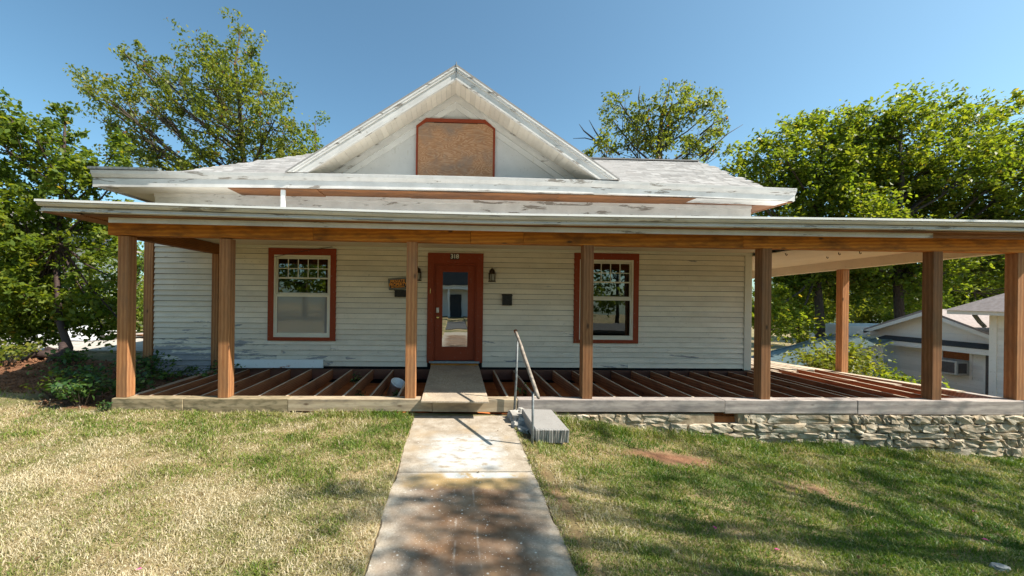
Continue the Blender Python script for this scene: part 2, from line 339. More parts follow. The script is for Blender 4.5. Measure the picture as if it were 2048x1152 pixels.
leafmat('leaf_light', [(0, (.070,.130,.017)), (.5, (.150,.210,.027)), (.9, (.25,.285,.042)), (1, (.36,.31,.06))], .62)
leafmat('leaf_olive', [(0, (.080,.125,.026)), (.5, (.145,.190,.038)), (.92, (.235,.245,.055)), (1, (.32,.16,.10))], .6)
leafmat('leaf_bright', [(0, (.09,.13,.02)), (.5, (.16,.20,.03)), (1, (.27,.27,.05))], .55)
leafmat('leaf_plant', [(0, (.035,.085,.028)), (.5, (.070,.150,.045)), (1, (.16,.24,.06))], .4)
leafmat('leaf_dry', [(0, (.10,.065,.03)), (.5, (.16,.11,.05)), (1, (.22,.17,.08))], .3)
leafmat('grass_blade', [(0, (.070,.145,.014)), (.3, (.165,.235,.030)), (.5, (.29,.30,.09)), (.72, (.45,.372,.225)), (1, (.62,.55,.40))], .4, (1.2,1.15,.7))
def bark():
    n = NT('bark'); k = n.noise(n.co(scale=(6,6,1.2)), 5, 6, .65); n.fin(n.ramp(k, [(.3, (.035,.028,.022)), (.7, (.11,.085,.065))]), .95, k, .8, .02)
bark()
# ------------------------------------------------------------------ terrain
YW, YS, ZJ = 8.138, 5.765, .23
HX = ([-80,-14,-9,-6.5,-5,-.6,.85,1.8,2.9,4.4,5.9,7.2,8.7,12,16,25,80], [.3,.05,.10,.13,.06,.02,0,-.12,-.24,-.38,-.46,-.57,-.68,-1.15,-1.75,-2.3,-3.2])
def sstep(a, b, x): t = np.clip((x-a)/(b-a), 0, 1); return t*t*(3-2*t)
def H(X, Y, detail=True):
    X = np.asarray(X, float); Y = np.asarray(Y, float)
    h = np.interp(X, *HX); k = .62 + .38*sstep(2.6, 5.4, Y)
    h = np.where(X > .85, h*np.where(Y < 5.6, k, 1), h)
    h = h - .017*np.clip(5.7-Y, 0, 8)
    h = h + .28*np.exp(-((X+7.9)/1.5)**2 - ((Y-7.9)/.9)**2)*(X < 0) + .10*np.exp(-((X+7)/.9)**2-((Y-6.7)/.7)**2)
    h = h + .07*np.exp(-((X-1.75)/.5)**2-((Y-5.35)/.35)**2)
    P = np.stack([X, Y], -1)
    amp = sstep(.0, .5, np.abs(X-.13)-.7)
    if detail: h = h + ((vnoise(P, 3.1, 21)-.5)*.10+(vnoise(P, 7.3, 22)-.5)*.07)*np.exp(-((X+7)/1.6)**2-((Y-7.3)/1.0)**2)
    if detail: h = h + amp*((vnoise(P, 1.3, 1)-.5)*.045 + (vnoise(P, 4.3, 2)-.5)*.022)
    h = np.where((X > -.54) & (X < .79) & (Y < 5.74), np.minimum(h, -.05-.017*np.clip(5.7-Y, 0, 8)), h)
    por = (X > -4.66) & (X < 8.6) & (Y > 5.80) & (Y < 12.6)
    h = np.where(por, -.055+(vnoise(P, 2.1, 41)-.5)*.06, h)
    return h
gx = np.unique(np.concatenate([np.linspace(-90,-16,19), np.arange(-16,-9,.35), np.arange(-9,9.4,.11), np.arange(9.4,20,.35), np.linspace(20,90,18), [-4.70,-4.64,8.58,8.64,-.56,-.535,.785,.81]]))
gy = np.unique(np.concatenate([np.linspace(-70,-2,24), np.arange(-2,2.2,.3), np.arange(2.2,5.7,.10), [5.74,5.78,5.82], np.arange(5.9,9.4,.1), np.arange(9.5,13,.25), np.arange(13,30,1), np.linspace(30,120,18)]))
GX, GY = np.meshgrid(gx, gy); GZ = H(GX, GY); nx, ny = len(gx), len(gy)
idx = np.arange(nx*ny).reshape(ny, nx); Q = np.stack([idx[:-1,:-1], idx[:-1,1:], idx[1:,1:], idx[1:,:-1]], -1).reshape(-1, 4)
PG = np.stack([GX, GY], -1)
def soilmask(X, Y):
    P = np.stack([X, Y], -1); n1 = vnoise(P, 1.7, 5)*.6 + vnoise(P, 5, 6)*.4
    m = np.exp(-((X+6.9)/1.1)**2-((Y-6.9)/.75)**2)*1.7 + np.exp(-((X+5.3)/.6)**2-((Y-6.3)/.5)**2)*1.5 + np.exp(-((X-2.65)/.75)**2-((Y-4.75)/.25)**2)*1.15 + np.exp(-((X-3.7)/.5)**2-((Y-4.1)/.35)**2)*.55
    m = m + .8*np.exp(-((X-.95)/.07)**2)*(Y < 5) + .2*np.exp(-((X+.62)/.05)**2)*(Y < 5) + ((X < -4.6) & (X > -9) & (Y > 6.4) & (Y < 9.5))*1.0
    return np.clip((m + (n1-.5)*.9)*1.3-.25, 0, 1)
def crawl(X, Y): return (X > -4.7) & (X < 8.65) & (Y > 5.76) & (Y < 12.65)
me = np_mesh('ground', np.stack([GX, GY, GZ], -1).reshape(-1, 3), Q, None, {'soil': soilmask(GX, GY).ravel()})
me.materials.append(M['lawn_soil']); me.materials.append(M['crawl_soil'])
fc = (GX[:-1,:-1]+GX[1:,1:])/2; fy = (GY[:-1,:-1]+GY[1:,1:])/2
me.polygons.foreach_set('material_index', crawl(fc, fy).astype(np.int32).ravel()); me.polygons.foreach_set('use_smooth', np.ones(len(Q), bool))
o = link('ground', me, None); tag(o, kind='structure')
# path: two cast slabs
pa = empty('path', (.13, 4, 0), None, None); pa['kind'] = 'structure'
def slab(y0, y1, bev=.012):
    b = MB(); n = 46; ys = np.linspace(y0, y1, n); L = lambda y: -.552+.018*(y-2.5)*-1 + .0; R = lambda y: .806
    vs = []
    for y in ys:
        z = -.017*(5.7-y)
        jl = (vnoise(np.array([0., y]), 3, 3)-.5)*.03+(vnoise(np.array([2., y]), 17, 3)-.5)*.02; jr = (vnoise(np.array([5., y]), 3, 4)-.5)*.03+(vnoise(np.array([9., y]), 17, 3)-.5)*.02
        vs += [(-.553+jl, y, z-.1), (-.553+jl, y, z-bev), (-.553+jl+bev, y, z), (.803+jr-bev, y, z), (.803+jr, y, z-bev), (.803+jr, y, z-.1)]
    fs = [tuple(range(6)), tuple(6*(n-1)+i for i in range(5, -1, -1))] + [(k*6+i, k*6+6+i, k*6+6+(i+1) % 6, k*6+(i+1) % 6) for k in range(n-1) for i in range(6)]
    b.add(vs, fs); return b.build('slab', 'walk_concrete', pa)
slab(-6, -3.2); slab(-3.19, -.7); slab(-.69, 1.55); slab(1.56, 3.925); slab(3.94, 5.70)
MB().box(-.86,-.56,5.52,5.68,-.05,.012).build('slab', 'walk_concrete', pa)
# ------------------------------------------------------------------ the house
house = empty('house', (.1, YW, 0), 'old white clapboard house with boarded gable window, red door trim and stripped wraparound porch', 'house')
HL, HR = -5.95, 6.174
OPN = [(-3.63,-2.49,.86,2.50), (-.43,.45,.30,2.37), (2.55,3.71,.86,2.50)]
wl = MB(); ya, yb = YW+.022, YW+.12
xs = [HL+.02]; 
for a, b, z0, z1 in OPN:
    wl.box(xs[-1], a, ya, yb, -.2, 3.69); wl.box(a, b, ya, yb, -.2, z0); wl.box(a, b, ya, yb, z1, 3.69); xs.append(b)
wl.box(xs[-1], HR-.02, ya, yb, -.2, 3.69)
wl.box(HL+.02, HL+.12, yb, 14.5, -.2, 3.69).box(HR-.12, HR-.02, yb, 14.5, -.2, 3.69).box(HL+.12, HR-.12, 14.4, 14.5, -.2, 3.69)
wall = wl.build('wall', 'dark_void', house)
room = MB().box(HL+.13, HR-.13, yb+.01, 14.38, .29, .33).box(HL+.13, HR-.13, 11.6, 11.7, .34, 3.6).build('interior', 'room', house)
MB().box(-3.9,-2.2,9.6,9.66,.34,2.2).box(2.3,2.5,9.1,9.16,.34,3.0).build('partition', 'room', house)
def clap(x0, x1, z, e=.107, parent=wall, bot=None):
    j = lambda s=.0018: random.uniform(-s, s)
    z0a, z0b = z+j(), z+j(); h = e-.0065; t0, t1 = .031+j(.004), .004
    b = MB().hexa([(x0, YW+.016-t0, z0a), (x1, YW+.016-t0, z0b), (x1, YW+.02, z0b), (x0, YW+.02, z0a), (x0, YW+.016-t1, z0a+h), (x1, YW+.016-t1, z0b+h), (x1, YW+.02, z0b+h), (x0, YW+.02, z0a+h)])
    return b.build('clapboard', 'clapboard_paint', parent)
TR = [(-3.735,-2.375,.778,2.63), (-.555,.59,0,2.582), (2.44,3.805,.778,2.63)]   # outer trim
z = .272
def runs(a, b):
    # break long runs into boards with random butt joints
    out = []; x = a
    while b - x > 4.2:
        c = x + random.uniform(2.2, 3.8); out.append((x, c-.0015)); x = c+.0015
    out.append((x, b)); return out
while z < 2.72:
    segs = [(HL, 6.045)]
    for a, b, z0, z1 in TR:
        if z+.107 > z0+.001 and z < z1-.001:
            ns = []
            for p, q in segs:
                if a > p and b < q: ns += [(p, a+.012), (b-.012, q)]
                else: ns.append((p, q))
            segs = ns
            if z < z0: clap(a+.013, b-.013, z, z0-z+.02)
            if z+.107 > z1: clap(a+.013, b-.013, z1-.012, z+.107-z1+.012)
    for p, q in segs:
        for c, d in runs(p, q): clap(c, d, z)
    z += .107
for k in range(2): clap(HL, -4.86, .272-.107*(k+1))
MB().box(HL, 6.16, YW-.012, YW+.018, 2.80, 3.2).box(HL, 6.16, YW-.014, YW+.018, 3.205, 3.685).build('frieze_board', 'trim_paint', house)
MB().box(HL, 6.16, YW-.034, YW-.0145, 3.60, 3.684).build('bed_moulding', 'trim_paint', house)
MB().box(6.048, 6.176, YW-.022, YW+.0215, .24, 2.79).build('corner_board', 'sash_paint', house)
MB().box(6.178, 6.198, YW-.02, YW+.10, .24, 2.79).build('corner_board', 'sash_paint', house)
for k in range(22): MB().hexa([(6.180+.012, YW+.102, .27+k*.107), (6.180+.012, 12.4, .27+k*.107), (6.155, 12.4, .27+k*.107), (6.155, YW+.102, .27+k*.107), (6.180, YW+.102, .389+k*.107), (6.180, 12.4, .389+k*.107), (6.155, 12.4, .389+k*.107), (6.155, YW+.102, .389+k*.107)]).build('clapboard', 'clapboard_paint', wall)
# windows
def window(x0, x1, blind):
    zt, zb = 2.63, .778; f = MB()
    fr = MB().box(x0, x0+.112, YW-.032, YW+.02, zb, zt).box(x1-.112, x1, YW-.032, YW+.02, zb, zt).box(x0+.112, x1-.112, YW-.032, YW+.02, zt-.135, zt).box(x0+.112, x1-.112, YW-.034, YW+.02, zb, zb+.072).build('window', 'red_paint', house, bevel=.003)
    a, b, c, d = x0+.112, x1-.112, zb+.072, zt-.135
    MB().box(a, a+.03, YW-.022, YW+.07, c, d).box(b-.03, b, YW-.022, YW+.07, c, d).box(a+.03, b-.03, YW-.022, YW+.07, d-.03, d).box(a+.03, b-.03, YW-.024, YW+.07, c, c+.035).build('frame', 'sash_paint', fr)
    a += .031; b -= .031; c += .036; d -= .031; mid = 1.69
    up_ = MB().box(a, a+.035, YW+.02, YW+.05, mid, d).box(b-.035, b, YW+.02, YW+.05, mid, d).box(a+.035, b-.035, YW+.02, YW+.05, d-.045, d).box(a+.035, b-.035, YW+.015, YW+.05, mid, mid+.05)
    up_.build('upper_sash', 'sash_paint', fr)
    MB().box(a, a+.032, YW-.012, YW+.018, c, mid+.02).box(b-.032, b, YW-.012, YW+.018, c, mid+.02).box(a+.032, b-.032, YW-.012, YW+.0145, mid-.03, mid+.02).box(a+.032, b-.032, YW-.012, YW+.018, c, c+.05).build('lower_sash', 'sash_paint', fr)
    ia, ib = a+.035, b-.035; z1, z2 = 2.035, d-.045; mn = MB(); mn.box(ia, ib, YW+.022, YW+.046, z1-.014, z1+.014)
    for k in range(1, 5):
        x = ia+(ib-ia)*k/5; mn.box(x-.008, x+.008, YW+.024, YW+.044, z1+.014, z2)
    mn.box(ia, ib, YW+.025, YW+.043, (z1+z2)/2-.008, (z1+z2)/2+.008); mn.build('muntin', 'sash_paint', fr)
    for i in range(5):
        for j in range(2): MB().box(ia+(ib-ia)*i/5+.004, ia+(ib-ia)*(i+1)/5-.004, YW+.032, YW+.036, z1+(z2-z1)*j/2+.004, z1+(z2-z1)*(j+1)/2-.004).build('pane', 'window_glass', fr)
    MB().box(ia, ib, YW+.032, YW+.036, mid+.05, z1-.014).build('pane', 'window_glass', fr)
    MB().box(a+.032, b-.032, YW+.0, YW+.004, c+.05, mid-.03).build('pane', 'screen_glass' if blind else 'window_glass', fr)
    if blind:
        bl = MB()
        for k in range(22): bl.hexa([(ia, YW+.075, 2.49-k*.018), (ib, YW+.075, 2.49-k*.018), (ib, YW+.09, 2.50-k*.018), (ia, YW+.09, 2.50-k*.018), (ia, YW+.075, 2.492-k*.018), (ib, YW+.075, 2.492-k*.018), (ib, YW+.09, 2.502-k*.018), (ia, YW+.09, 2.502-k*.018)])
        bl.box(ia, ib, YW+.072, YW+.095, 2.06, 2.10); bl.build('blind', 'blind', fr)
    return fr
window(-3.723,-2.384,True)['label'] = 'left red-trimmed window with a slatted blind'; window(2.451,3.797,False)['label'] = 'right red-trimmed window with a clear lower pane'
# door
dr = MB().box(-.549,-.428,YW-.034,YW+.021,.36,2.582).box(.446,.580,YW-.034,YW+.021,.36,2.582).box(-.428,.446,YW-.034,YW+.021,2.372,2.582).build('door_casing', 'red_paint', house, bevel=.003)
MB().box(-.428,-.40,YW-.01,YW+.09,.39,2.371).box(.418,.446,YW-.01,YW+.09,.39,2.371).box(-.40,.418,YW-.01,YW+.09,2.343,2.371).build('jamb', 'red_paint', dr)
door = MB().box(-.398,-.262,YW+.03,YW+.07,.40,2.341).box(.288,.416,YW+.03,YW+.07,.40,2.341).box(-.262,.288,YW+.03,YW+.07,2.22,2.341).box(-.262,.288,YW+.03,YW+.07,.40,.655).build('door', 'red_paint', house)
g = .018; MB().box(-.262,-.262+g,YW+.022,YW+.06,.655,2.22).box(.288-g,.288,YW+.022,YW+.06,.655,2.22).box(-.262+g,.288-g,YW+.022,YW+.06,2.22-g,2.22).box(-.262+g,.288-g,YW+.022,YW+.06,.655,.655+g).build('glazing_bead', 'red_paint', door)
MB().box(-.262+g,.288-g,YW+.045,YW+.05,.655+g,2.22-g).build('pane', 'door_glass', door)
MB().box(-.372,-.315,YW+.005,YW+.031,1.365,1.475).build('keypad_lock', 'steel', door, bevel=.008)
kn = MB(); pr = [(.002,0),(.03,.002),(.034,.008),(.030,.02),(.022,.028),(.002,.03)]
for i, (r, d) in enumerate(pr): pass
kn.lathe([(r, d) for r, d in pr], (0,0,0), 16); kn.v = [(-.34+p[0], YW+.03-p[2], 1.27+p[1]) for p in kn.v]; kn.build('deadbolt', 'brass', door, smooth=True)
MB().box(-.498,-.484,YW-.036,YW-.033,1.76,1.855).build('strike_plate', 'brass', dr)
MB().box(-.50,.52,YW-.05,YW+.03,.352,.389).build('threshold', 'threshold', dr)
MB().box(-.47,.50,YW-.02,YW+.02,.272,.350).build('riser_board', 'beam_wood', dr)
pl = MB().box(-.10,.088,YW-.040,YW-.0345,2.452,2.570).build('number_plate', 'sign_black', dr)
def text(s, size, mat, origin, parent, name='lettering', rot=0, bold=.0, center=True, squash=1.0):
    cu = bpy.data.curves.new(name, 'FONT'); cu.body = s; cu.size = size; cu.extrude = .0008; cu.offset = bold
    if center: cu.align_x = 'CENTER'; cu.align_y = 'CENTER'
    tmp = bpy.data.objects.new('tmp', cu); COL.objects.link(tmp); dg = bpy.context.evaluated_depsgraph_get()
    me = bpy.data.meshes.new_from_object(tmp.evaluated_get(dg)); bpy.data.objects.remove(tmp)
    c, sn = math.cos(rot), math.sin(rot)
    for v in me.vertices:
        x, y, zz = v.co; x *= squash; v.co = (origin[0]+x*c-y*sn, origin[1]-zz, origin[2]+x*sn+y*c)
    me.materials.clear(); return link(name, me, mat, parent)
for k, ch in enumerate('318'): text(ch, .125, 'digit_white', (-.062+k*.056, YW-.0412, 2.511), pl, bold=.0015)
# ---- stripped porch floor
fl = MB().box(-4.66, 6.20, YW-.055, YW-.014, .025, .222).build('ledger', 'ledger_wood', house)
def sill(x0, x1, mat, z0=.040, dy=0):
    MB().box(x0, x1-.003, 5.715+dy, 5.90+dy*.3, z0, .226).build('sill_board', mat, fl, bevel=.006)
for a, b, m, z0, dy in ((-4.74,-3.77,'sill_moss',.0,0), (-3.77,-2.33,'sill_moss',.03,.004), (-2.33,-.30,'sill_fresh',.052,.002), (-.30,.93,'sill_fresh',.045,.006), (.93,3.98,'sill_gray',.05,0), (3.98,6.0,'sill_gray',.03,.004), (6.0,8.60,'sill_gray',.02,.0)): sill(a, b, m, z0, dy)
def pale_top(o):  # faces pointing up take the paler deck wood material
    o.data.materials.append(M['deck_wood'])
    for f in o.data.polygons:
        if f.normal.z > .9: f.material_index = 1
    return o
XJ = [-4.655,-4.58,-4.36,-4.035]; x = -3.64
while x < 6.15: XJ.append(x); x += .4065
for x in XJ:
    if -.40 < x < .40 and abs(x) < .05: continue
    xx = x-.02+random.uniform(-.006,.006); zt = .214 if x > -4.6 else .205; tilt = random.uniform(-.006,.006); d = random.uniform(-.004,.004)
    MB().hexa([(xx-.019, 5.90, .02), (xx+.019, 5.90, .02), (xx+.019+tilt, YW-.056, .02), (xx-.019+tilt, YW-.056, .02), (xx-.019, 5.90, zt+d), (xx+.019, 5.90, zt+d), (xx+.019+tilt, YW-.056, .214), (xx-.019+tilt, YW-.056, .214)]).build('joist', 'joist_wood', fl, bevel=.003)
    pale_top(bpy.data.objects[LAST[0]])
x = 6.30
while x < 8.3:
    MB().box(x-.019, x+.019, 5.905, 8.48, .02, (.205+random.uniform(-.004,.004))).build('joist', 'joist_wood', fl, bevel=.003); pale_top(bpy.data.objects[LAST[0]]); x += .4065
# side wing floor: girders along the house and joists across them, dropping a little to the back
DR = lambda y: -.037*max(0, y-5.8)
def gird(x0, x1, y0, y1, zt, h, m, nm='girder'):
    MB().hexa([(x0,y0,zt-h+DR(y0)),(x1,y0,zt-h+DR(y0)),(x1,y1,zt-h+DR(y1)),(x0,y1,zt-h+DR(y1)),(x0,y0,zt+DR(y0)),(x1,y0,zt+DR(y0)),(x1,y1,zt+DR(y1)),(x0,y1,zt+DR(y1))]).build(nm, m, fl, bevel=.004)
gird(8.46, 8.60, 5.905, 12.5, .228, .19, 'sill_gray'); gird(6.215, 6.29, 8.50, 12.5, .30, .19, 'joist_wood')
y = 8.58
while y < 12.4:
    zt = .228+DR(y); MB().box(6.30, 8.455, y-.02, y+.02, zt-.16, zt+random.uniform(-.005,.005)).build('joist', 'joist_wood_x', fl, bevel=.003); y += .4065
for i, (x0, x1, y0, y1) in enumerate(((6.45,6.60,8.45,12.4), (8.30,8.455,6.3,9.0), (8.30,8.455,9.02,12.4), (7.92,8.06,6.9,7.85), (7.5,7.64,7.3,7.86))):
    dz = .020; MB().hexa([(x0,y0,.236+DR(y0)),(x1,y0,.236+DR(y0)),(x1,y1,.236+DR(y1)),(x0,y1,.236+DR(y1)),(x0,y0,.236+dz+DR(y0)),(x1,y0,.236+dz+DR(y0)),(x1,y1,.236+dz+DR(y1)),(x0,y1,.236+dz+DR(y1))]).build('deck_plank', 'deck_wood', fl)
rp = random.Random(12); x = 6.86
while x < 8.28:
    y0 = 8.0+rp.uniform(-.1,.7)
    while y0 < 12.2:
        y1 = min(12.45, y0+rp.uniform(.9,2.4)); zz = .2365+rp.uniform(0,.003)
        if rp.random() > .12: MB().hexa([(x,y0,zz+DR(y0)),(x+.13,y0,zz+DR(y0)),(x+.13,y1,zz+DR(y1)),(x,y1,zz+DR(y1)),(x,y0,zz+.021+DR(y0)),(x+.13,y0,zz+.021+DR(y0)),(x+.13,y1,zz+.021+DR(y1)),(x,y1,zz+.021+DR(y1))]).build('deck_plank', 'deck_wood', fl)
        y0 = y1+rp.choice([.004,.004,.25])
    x += rp.choice([.136,.136,.20])
MB().box(-1.49,-1.36,5.73,5.86,-.12,.050).build('support_block', 'sill_fresh', fl)
MB().box(-4.69,-4.655,5.91,YW-.02,-.02,.19).build('end_joist', 'joist_wood', fl)
# foundation: rubble stone laid in rough courses, on a mortar core
fo = MB(); xs_ = [.92,1.8,2.9,4.4,5.9,7.2,8.62]; zs_ = [-.25,-.4,-.5,-.62,-.7,-.8,-.95]
VX0, VX1, VZ0 = 3.83, 4.20, -.165
def gz(x): return float(H(x, 5.70, False))
for a, b in ((.92,1.8),(1.8,2.9),(2.9,VX0),(VX1,5.9),(5.9,7.2),(7.2,8.62)):
    za, zb = gz(a)-.2, gz(b)-.2; m_ = 5.712 if a < 4.1 else 5.722; fo.hexa([(a,m_,za),(b,m_,zb),(b,5.99,zb),(a,5.99,za),(a,m_+.02,.018),(b,m_+.02,.018),(b,5.99,.018),(a,5.99,.018)])
fo.box(VX0, VX1, 5.80, 5.99, -.7, VZ0)
fnd = fo.build('foundation', 'mortar', house)
MB().box(8.42,8.60,6.0,12.5,-1.2,-.01).build('foundation', 'mortar', house)
def rock_mesh(w_, d_, h_, seed, rough=.2, sub=2):
    r = random.Random(seed); bm = bmesh.new(); bmesh.ops.create_cube(bm, size=1); bmesh.ops.subdivide_edges(bm, edges=bm.edges, cuts=sub, use_grid_fill=True)
    for v in bm.verts:
        p = v.co.copy(); q = Vector((p.x, p.y, p.z)); L = max(abs(q.x), abs(q.y), abs(q.z))
        sph = q.normalized()*L*1.12; q = q.lerp(sph, .22); q += Vector((r.uniform(-1,1), r.uniform(-1,1), r.uniform(-1,1)))*rough*.5
        v.co = (q.x*w_, q.y*d_, q.z*h_)
    me = bpy.data.meshes.new('stone'); bm.to_mesh(me); bm.free(); me.materials.append(M['limestone']); return me
cz_ = .014; row = 0
while cz_ > -.95:
    ch = random.choice([.075,.095,.11,.13]); x = .94 + random.uniform(-.05, .1)
    while x < 8.58:
        wd = random.choice([.10,.15,.2,.27,.36,.46])*random.uniform(.85,1.15); x1 = min(x+wd, 8.6); xm = (x+x1)/2
        if cz_ > gz(xm)-.02 and x1-x > .06:
            if not (x1 > VX0-.02 and x < VX1+.02 and cz_-ch*.5 > VZ0-.01):
                off = -.035 if xm > 5.9 else -.012
                st = link('stone', rock_mesh(x1-x-.014, .15, ch-.012, random.randint(0, 99999), .22 if xm > 5.9 else .17), None, fnd, (xm, 5.795+off+random.uniform(-.02,.02), cz_-ch/2)); st.rotation_euler = (random.uniform(-.1,.1), random.uniform(-.05,.05), random.uniform(-.08,.08))
        x = x1 + .004
    cz_ -= ch; row += 1
v = MB().box(VX0+.005, VX1-.005, 5.84, 5.86, VZ0, .018)
vent = v.build('vent', 'dark_void', fnd)
ms = MB()
for i in range(24):
    x0 = VX0+i*.016; ms.bar((x0, 5.832, VZ0+.002), (min(x0+.18, VX1), 5.832, VZ0+.002+min(.18, VX1-x0)), .004, .004) if x0 < VX1 else None
    ms.bar((x0, 5.828, .016), (min(x0+.18, VX1), 5.828, .016-min(.18, VX1-x0)), .004, .004) if x0 < VX1 else None
ms.build('mesh_screen', 'rust', vent)
# posts
PW = .149
def post(x, y, z0, z1, wd=PW, mat='post_wood', dp=None):
    dp = dp or wd; b = MB().box(x, x+wd, y, y+dp, z0, z1); return b.build('post', mat, house, loc=(x+wd/2, y+dp/2, z0), bevel=.004)
for x in (-4.719,-3.3275,-.6956,1.8786,4.5528,7.208,8.545): post(x, YS, .2265, 2.478 if x > -4 else 2.492)
post(8.44, 8.4, .13, 2.40); post(8.44, 11.6, .02, 2.30); post(-4.81, YW-.05, .22, 2.49, .125, dp=.05); post(6.215, 8.6, .205, 2.52, .06)
MB().box(-6.135,-5.965,YW-.03,YW+.13,.02,3.0).build('corner_post', 'post_wood', house, loc=(-6.05,YW,.02), bevel=.004)
# ---- porch roof
EX = [-5.36,-3.2,-.8,.6,3.0,5.6,9.15]; ED = [.065,.035,.008,0,.012,.03,.045]
pr_ = MB(); BX = [-4.85,-2.4,.3,2.6,5.0,8.70]; BD = [.028,.012,0,0,-.004,-.008]
pr_.sweep([(5.40,2.70),(5.40,2.775),(8.13,3.12),(8.13,2.90),(5.9,2.70)], EX, ED)
proof = pr_.build('porch_roof', 'metal_white', house)
MB().hexa([(6.22,8.14,2.76),(9.12,8.14,2.76),(9.12,12.6,2.60),(6.22,12.6,2.60),(6.22,8.14,3.12),(9.12,8.14,2.82),(9.12,12.6,2.66),(6.22,12.6,2.98)]).build('side_roof', 'metal_white', proof)
MB().sweep([(5.275,2.783),(5.275,2.812),(5.60,2.86),(5.60,2.83)], EX, ED).build('drip_edge', 'metal_white', proof)
MB().sweep([(5.325,2.738),(5.300,2.762),(5.300,2.780),(5.397,2.780),(5.397,2.738)], EX, ED).build('crown_moulding', 'trim_paint', proof)
MB().sweep([(5.362,2.683),(5.362,2.7365),(5.397,2.7365),(5.397,2.683)], EX, [d*.75 for d in ED]).build('fascia', 'trim_paint', proof)
MB().sweep([(5.344,2.690),(5.344,2.702),(5.361,2.702),(5.361,2.690)], EX, [d*.75 for d in ED]).build('bead', 'trim_paint', proof)
MB().sweep([(5.49,2.612),(5.49,2.678),(5.52,2.678),(5.52,2.612)], [-4.62,-2,1,4,6.85], [.018,.006,-.004,.002,.01]).build('bed_board', 'trim_paint', proof)
MB().sweep([(5.50,2.615),(5.50,2.676),(5.53,2.676),(5.53,2.615)], [6.855,9.1], [.01,.012]).build('bed_board', 'soffit_wood', proof)
MB().sweep([(5.397,2.681),(5.397,2.699),(5.90,2.699),(5.90,2.681)], [-4.86,-.5,3,9.1], [.02,.002,.0,.01]).build('soffit', 'soffit_wood', proof)
MB().hexa([(-5.33,5.36,2.722),(-4.865,5.36,2.690),(-4.865,8.1,2.690),(-5.33,8.1,2.722),(-5.33,5.36,2.740),(-4.865,5.36,2.71),(-4.865,8.1,2.71),(-5.33,8.1,2.740)]).build('soffit', 'soffit_wood', proof)
MB().box(-5.375,-5.338,5.40,8.1,2.745,2.86).build('fascia', 'trim_paint', proof)
bs = [-4.85,-2.02,.22,.99,4.25,8.70]; bd = [.03,.01,0,0,-.004,-.008]
for i in range(5):
    MB().sweep([(YS-.012,2.474),(YS-.012,2.679),(YS+.155,2.679),(YS+.155,2.474)], [bs[i]+.0015, bs[i+1]-.0015], [bd[i], bd[i+1]]).build('beam', 'beam_wood', proof, bevel=.004)
MB().box(-4.82,-4.68,YS+.157,YW-.02,2.492,2.685).build('beam', 'beam_wood_y', proof, bevel=.004)
MB().hexa([(8.43,YS+.157,2.47),(8.60,YS+.157,2.47),(8.60,12.5,2.29),(8.43,12.5,2.29),(8.43,YS+.157,2.68),(8.60,YS+.157,2.68),(8.60,12.5,2.50),(8.43,12.5,2.50)]).build('beam', 'ceiling_paint', proof)
MB().box(-4.67,6.20,YS+.158,YW-.016,2.686,2.698).build('ceiling', 'ceiling_paint', proof)
MB().hexa([(6.205,YS+.158,2.64),(8.425,YS+.158,2.64),(8.425,12.5,2.50),(6.205,12.5,2.56),(6.205,YS+.158,2.655),(8.425,YS+.158,2.655),(8.425,12.5,2.515),(6.205,12.5,2.575)]).build('ceiling', 'ceiling_paint', proof)
MB().box(-4.6,6.2,YW-.03,YW-.0145,2.64,2.685).build('ceiling_trim', 'sash_paint', proof)
for px, py in ((1573,510),(1655,516),(1679,509),(1721,507)):
    p = atZ(px, py, 2.585); q = MB(); r_ = .035
    q.tube([p+Vector((-.018,0,.04)), p+Vector((-.016,0,.005)), p+Vector((0,0,-.008)), p+Vector((.016,0,.003)), p+Vector((.012,0,.02))], .007, 6); q.build('ceiling_hook', 'bronze', proof, smooth=True)
MB().tube([(-3.65,YW-.03,2.44),(-2.9,YW-.05,2.60),(-2.45,YW-.06,2.66)], .005, 5).build('loose_wire', 'black_metal', proof)
# ---- upper cornice and roof
UX = [-6.66,-4.6,-2,.0,2.4,4.6,6.62]; UT = [-.035,-.02,0,.005,-.01,-.045,-.085]; UB = [-.06,-.02,.015,.03,.02,-.01,-.045]
cor = MB().sweep([(7.60,3.70),(7.60,3.955),(7.95,3.975),(7.95,3.70)], UX, [-.03,-.015,0,.01,0,-.03,-.06]).build('cornice', 'trim_paint', house)
MB().sweep([(7.565,3.845),(7.53,3.905),(7.52,3.955),(7.52,3.965),(7.598,3.965),(7.598,3.845)], UX, UT).build('crown_moulding', 'trim_paint', cor)
MB().sweep([(7.572,3.695),(7.572,3.846),(7.598,3.846),(7.598,3.695)], UX, UB).build('fascia', 'trim_paint', cor)
MB().box(-6.62,-6.58,7.60,14.6,3.64,3.93).build('fascia', 'trim_paint', cor); MB().box(6.56,6.60,7.60,14.6,3.63,3.88).build('fascia', 'soffit_wood', cor)
MB().box(-6.70,-5.45,7.50,7.60,3.948,3.990).build('flashing', 'flash_metal', cor)
MB().box(-6.58,-4.25,7.60,YW-.036,3.672,3.686).build('soffit', 'soffit_paint', cor); MB().box(-6.58,-5.97,YW-.03,14.5,3.672,3.686).build('soffit', 'soffit_paint', cor)
for a, b in ((-4.248,-2.6),(-2.598,-.9),(-.898,2.0),(2.002,4.2),(4.202,6.16)):
    MB().box(a, b, 7.60, YW-.036, 3.676+random.uniform(-.012,.006), 3.69).build('soffit_board', 'soffit_wood', cor)
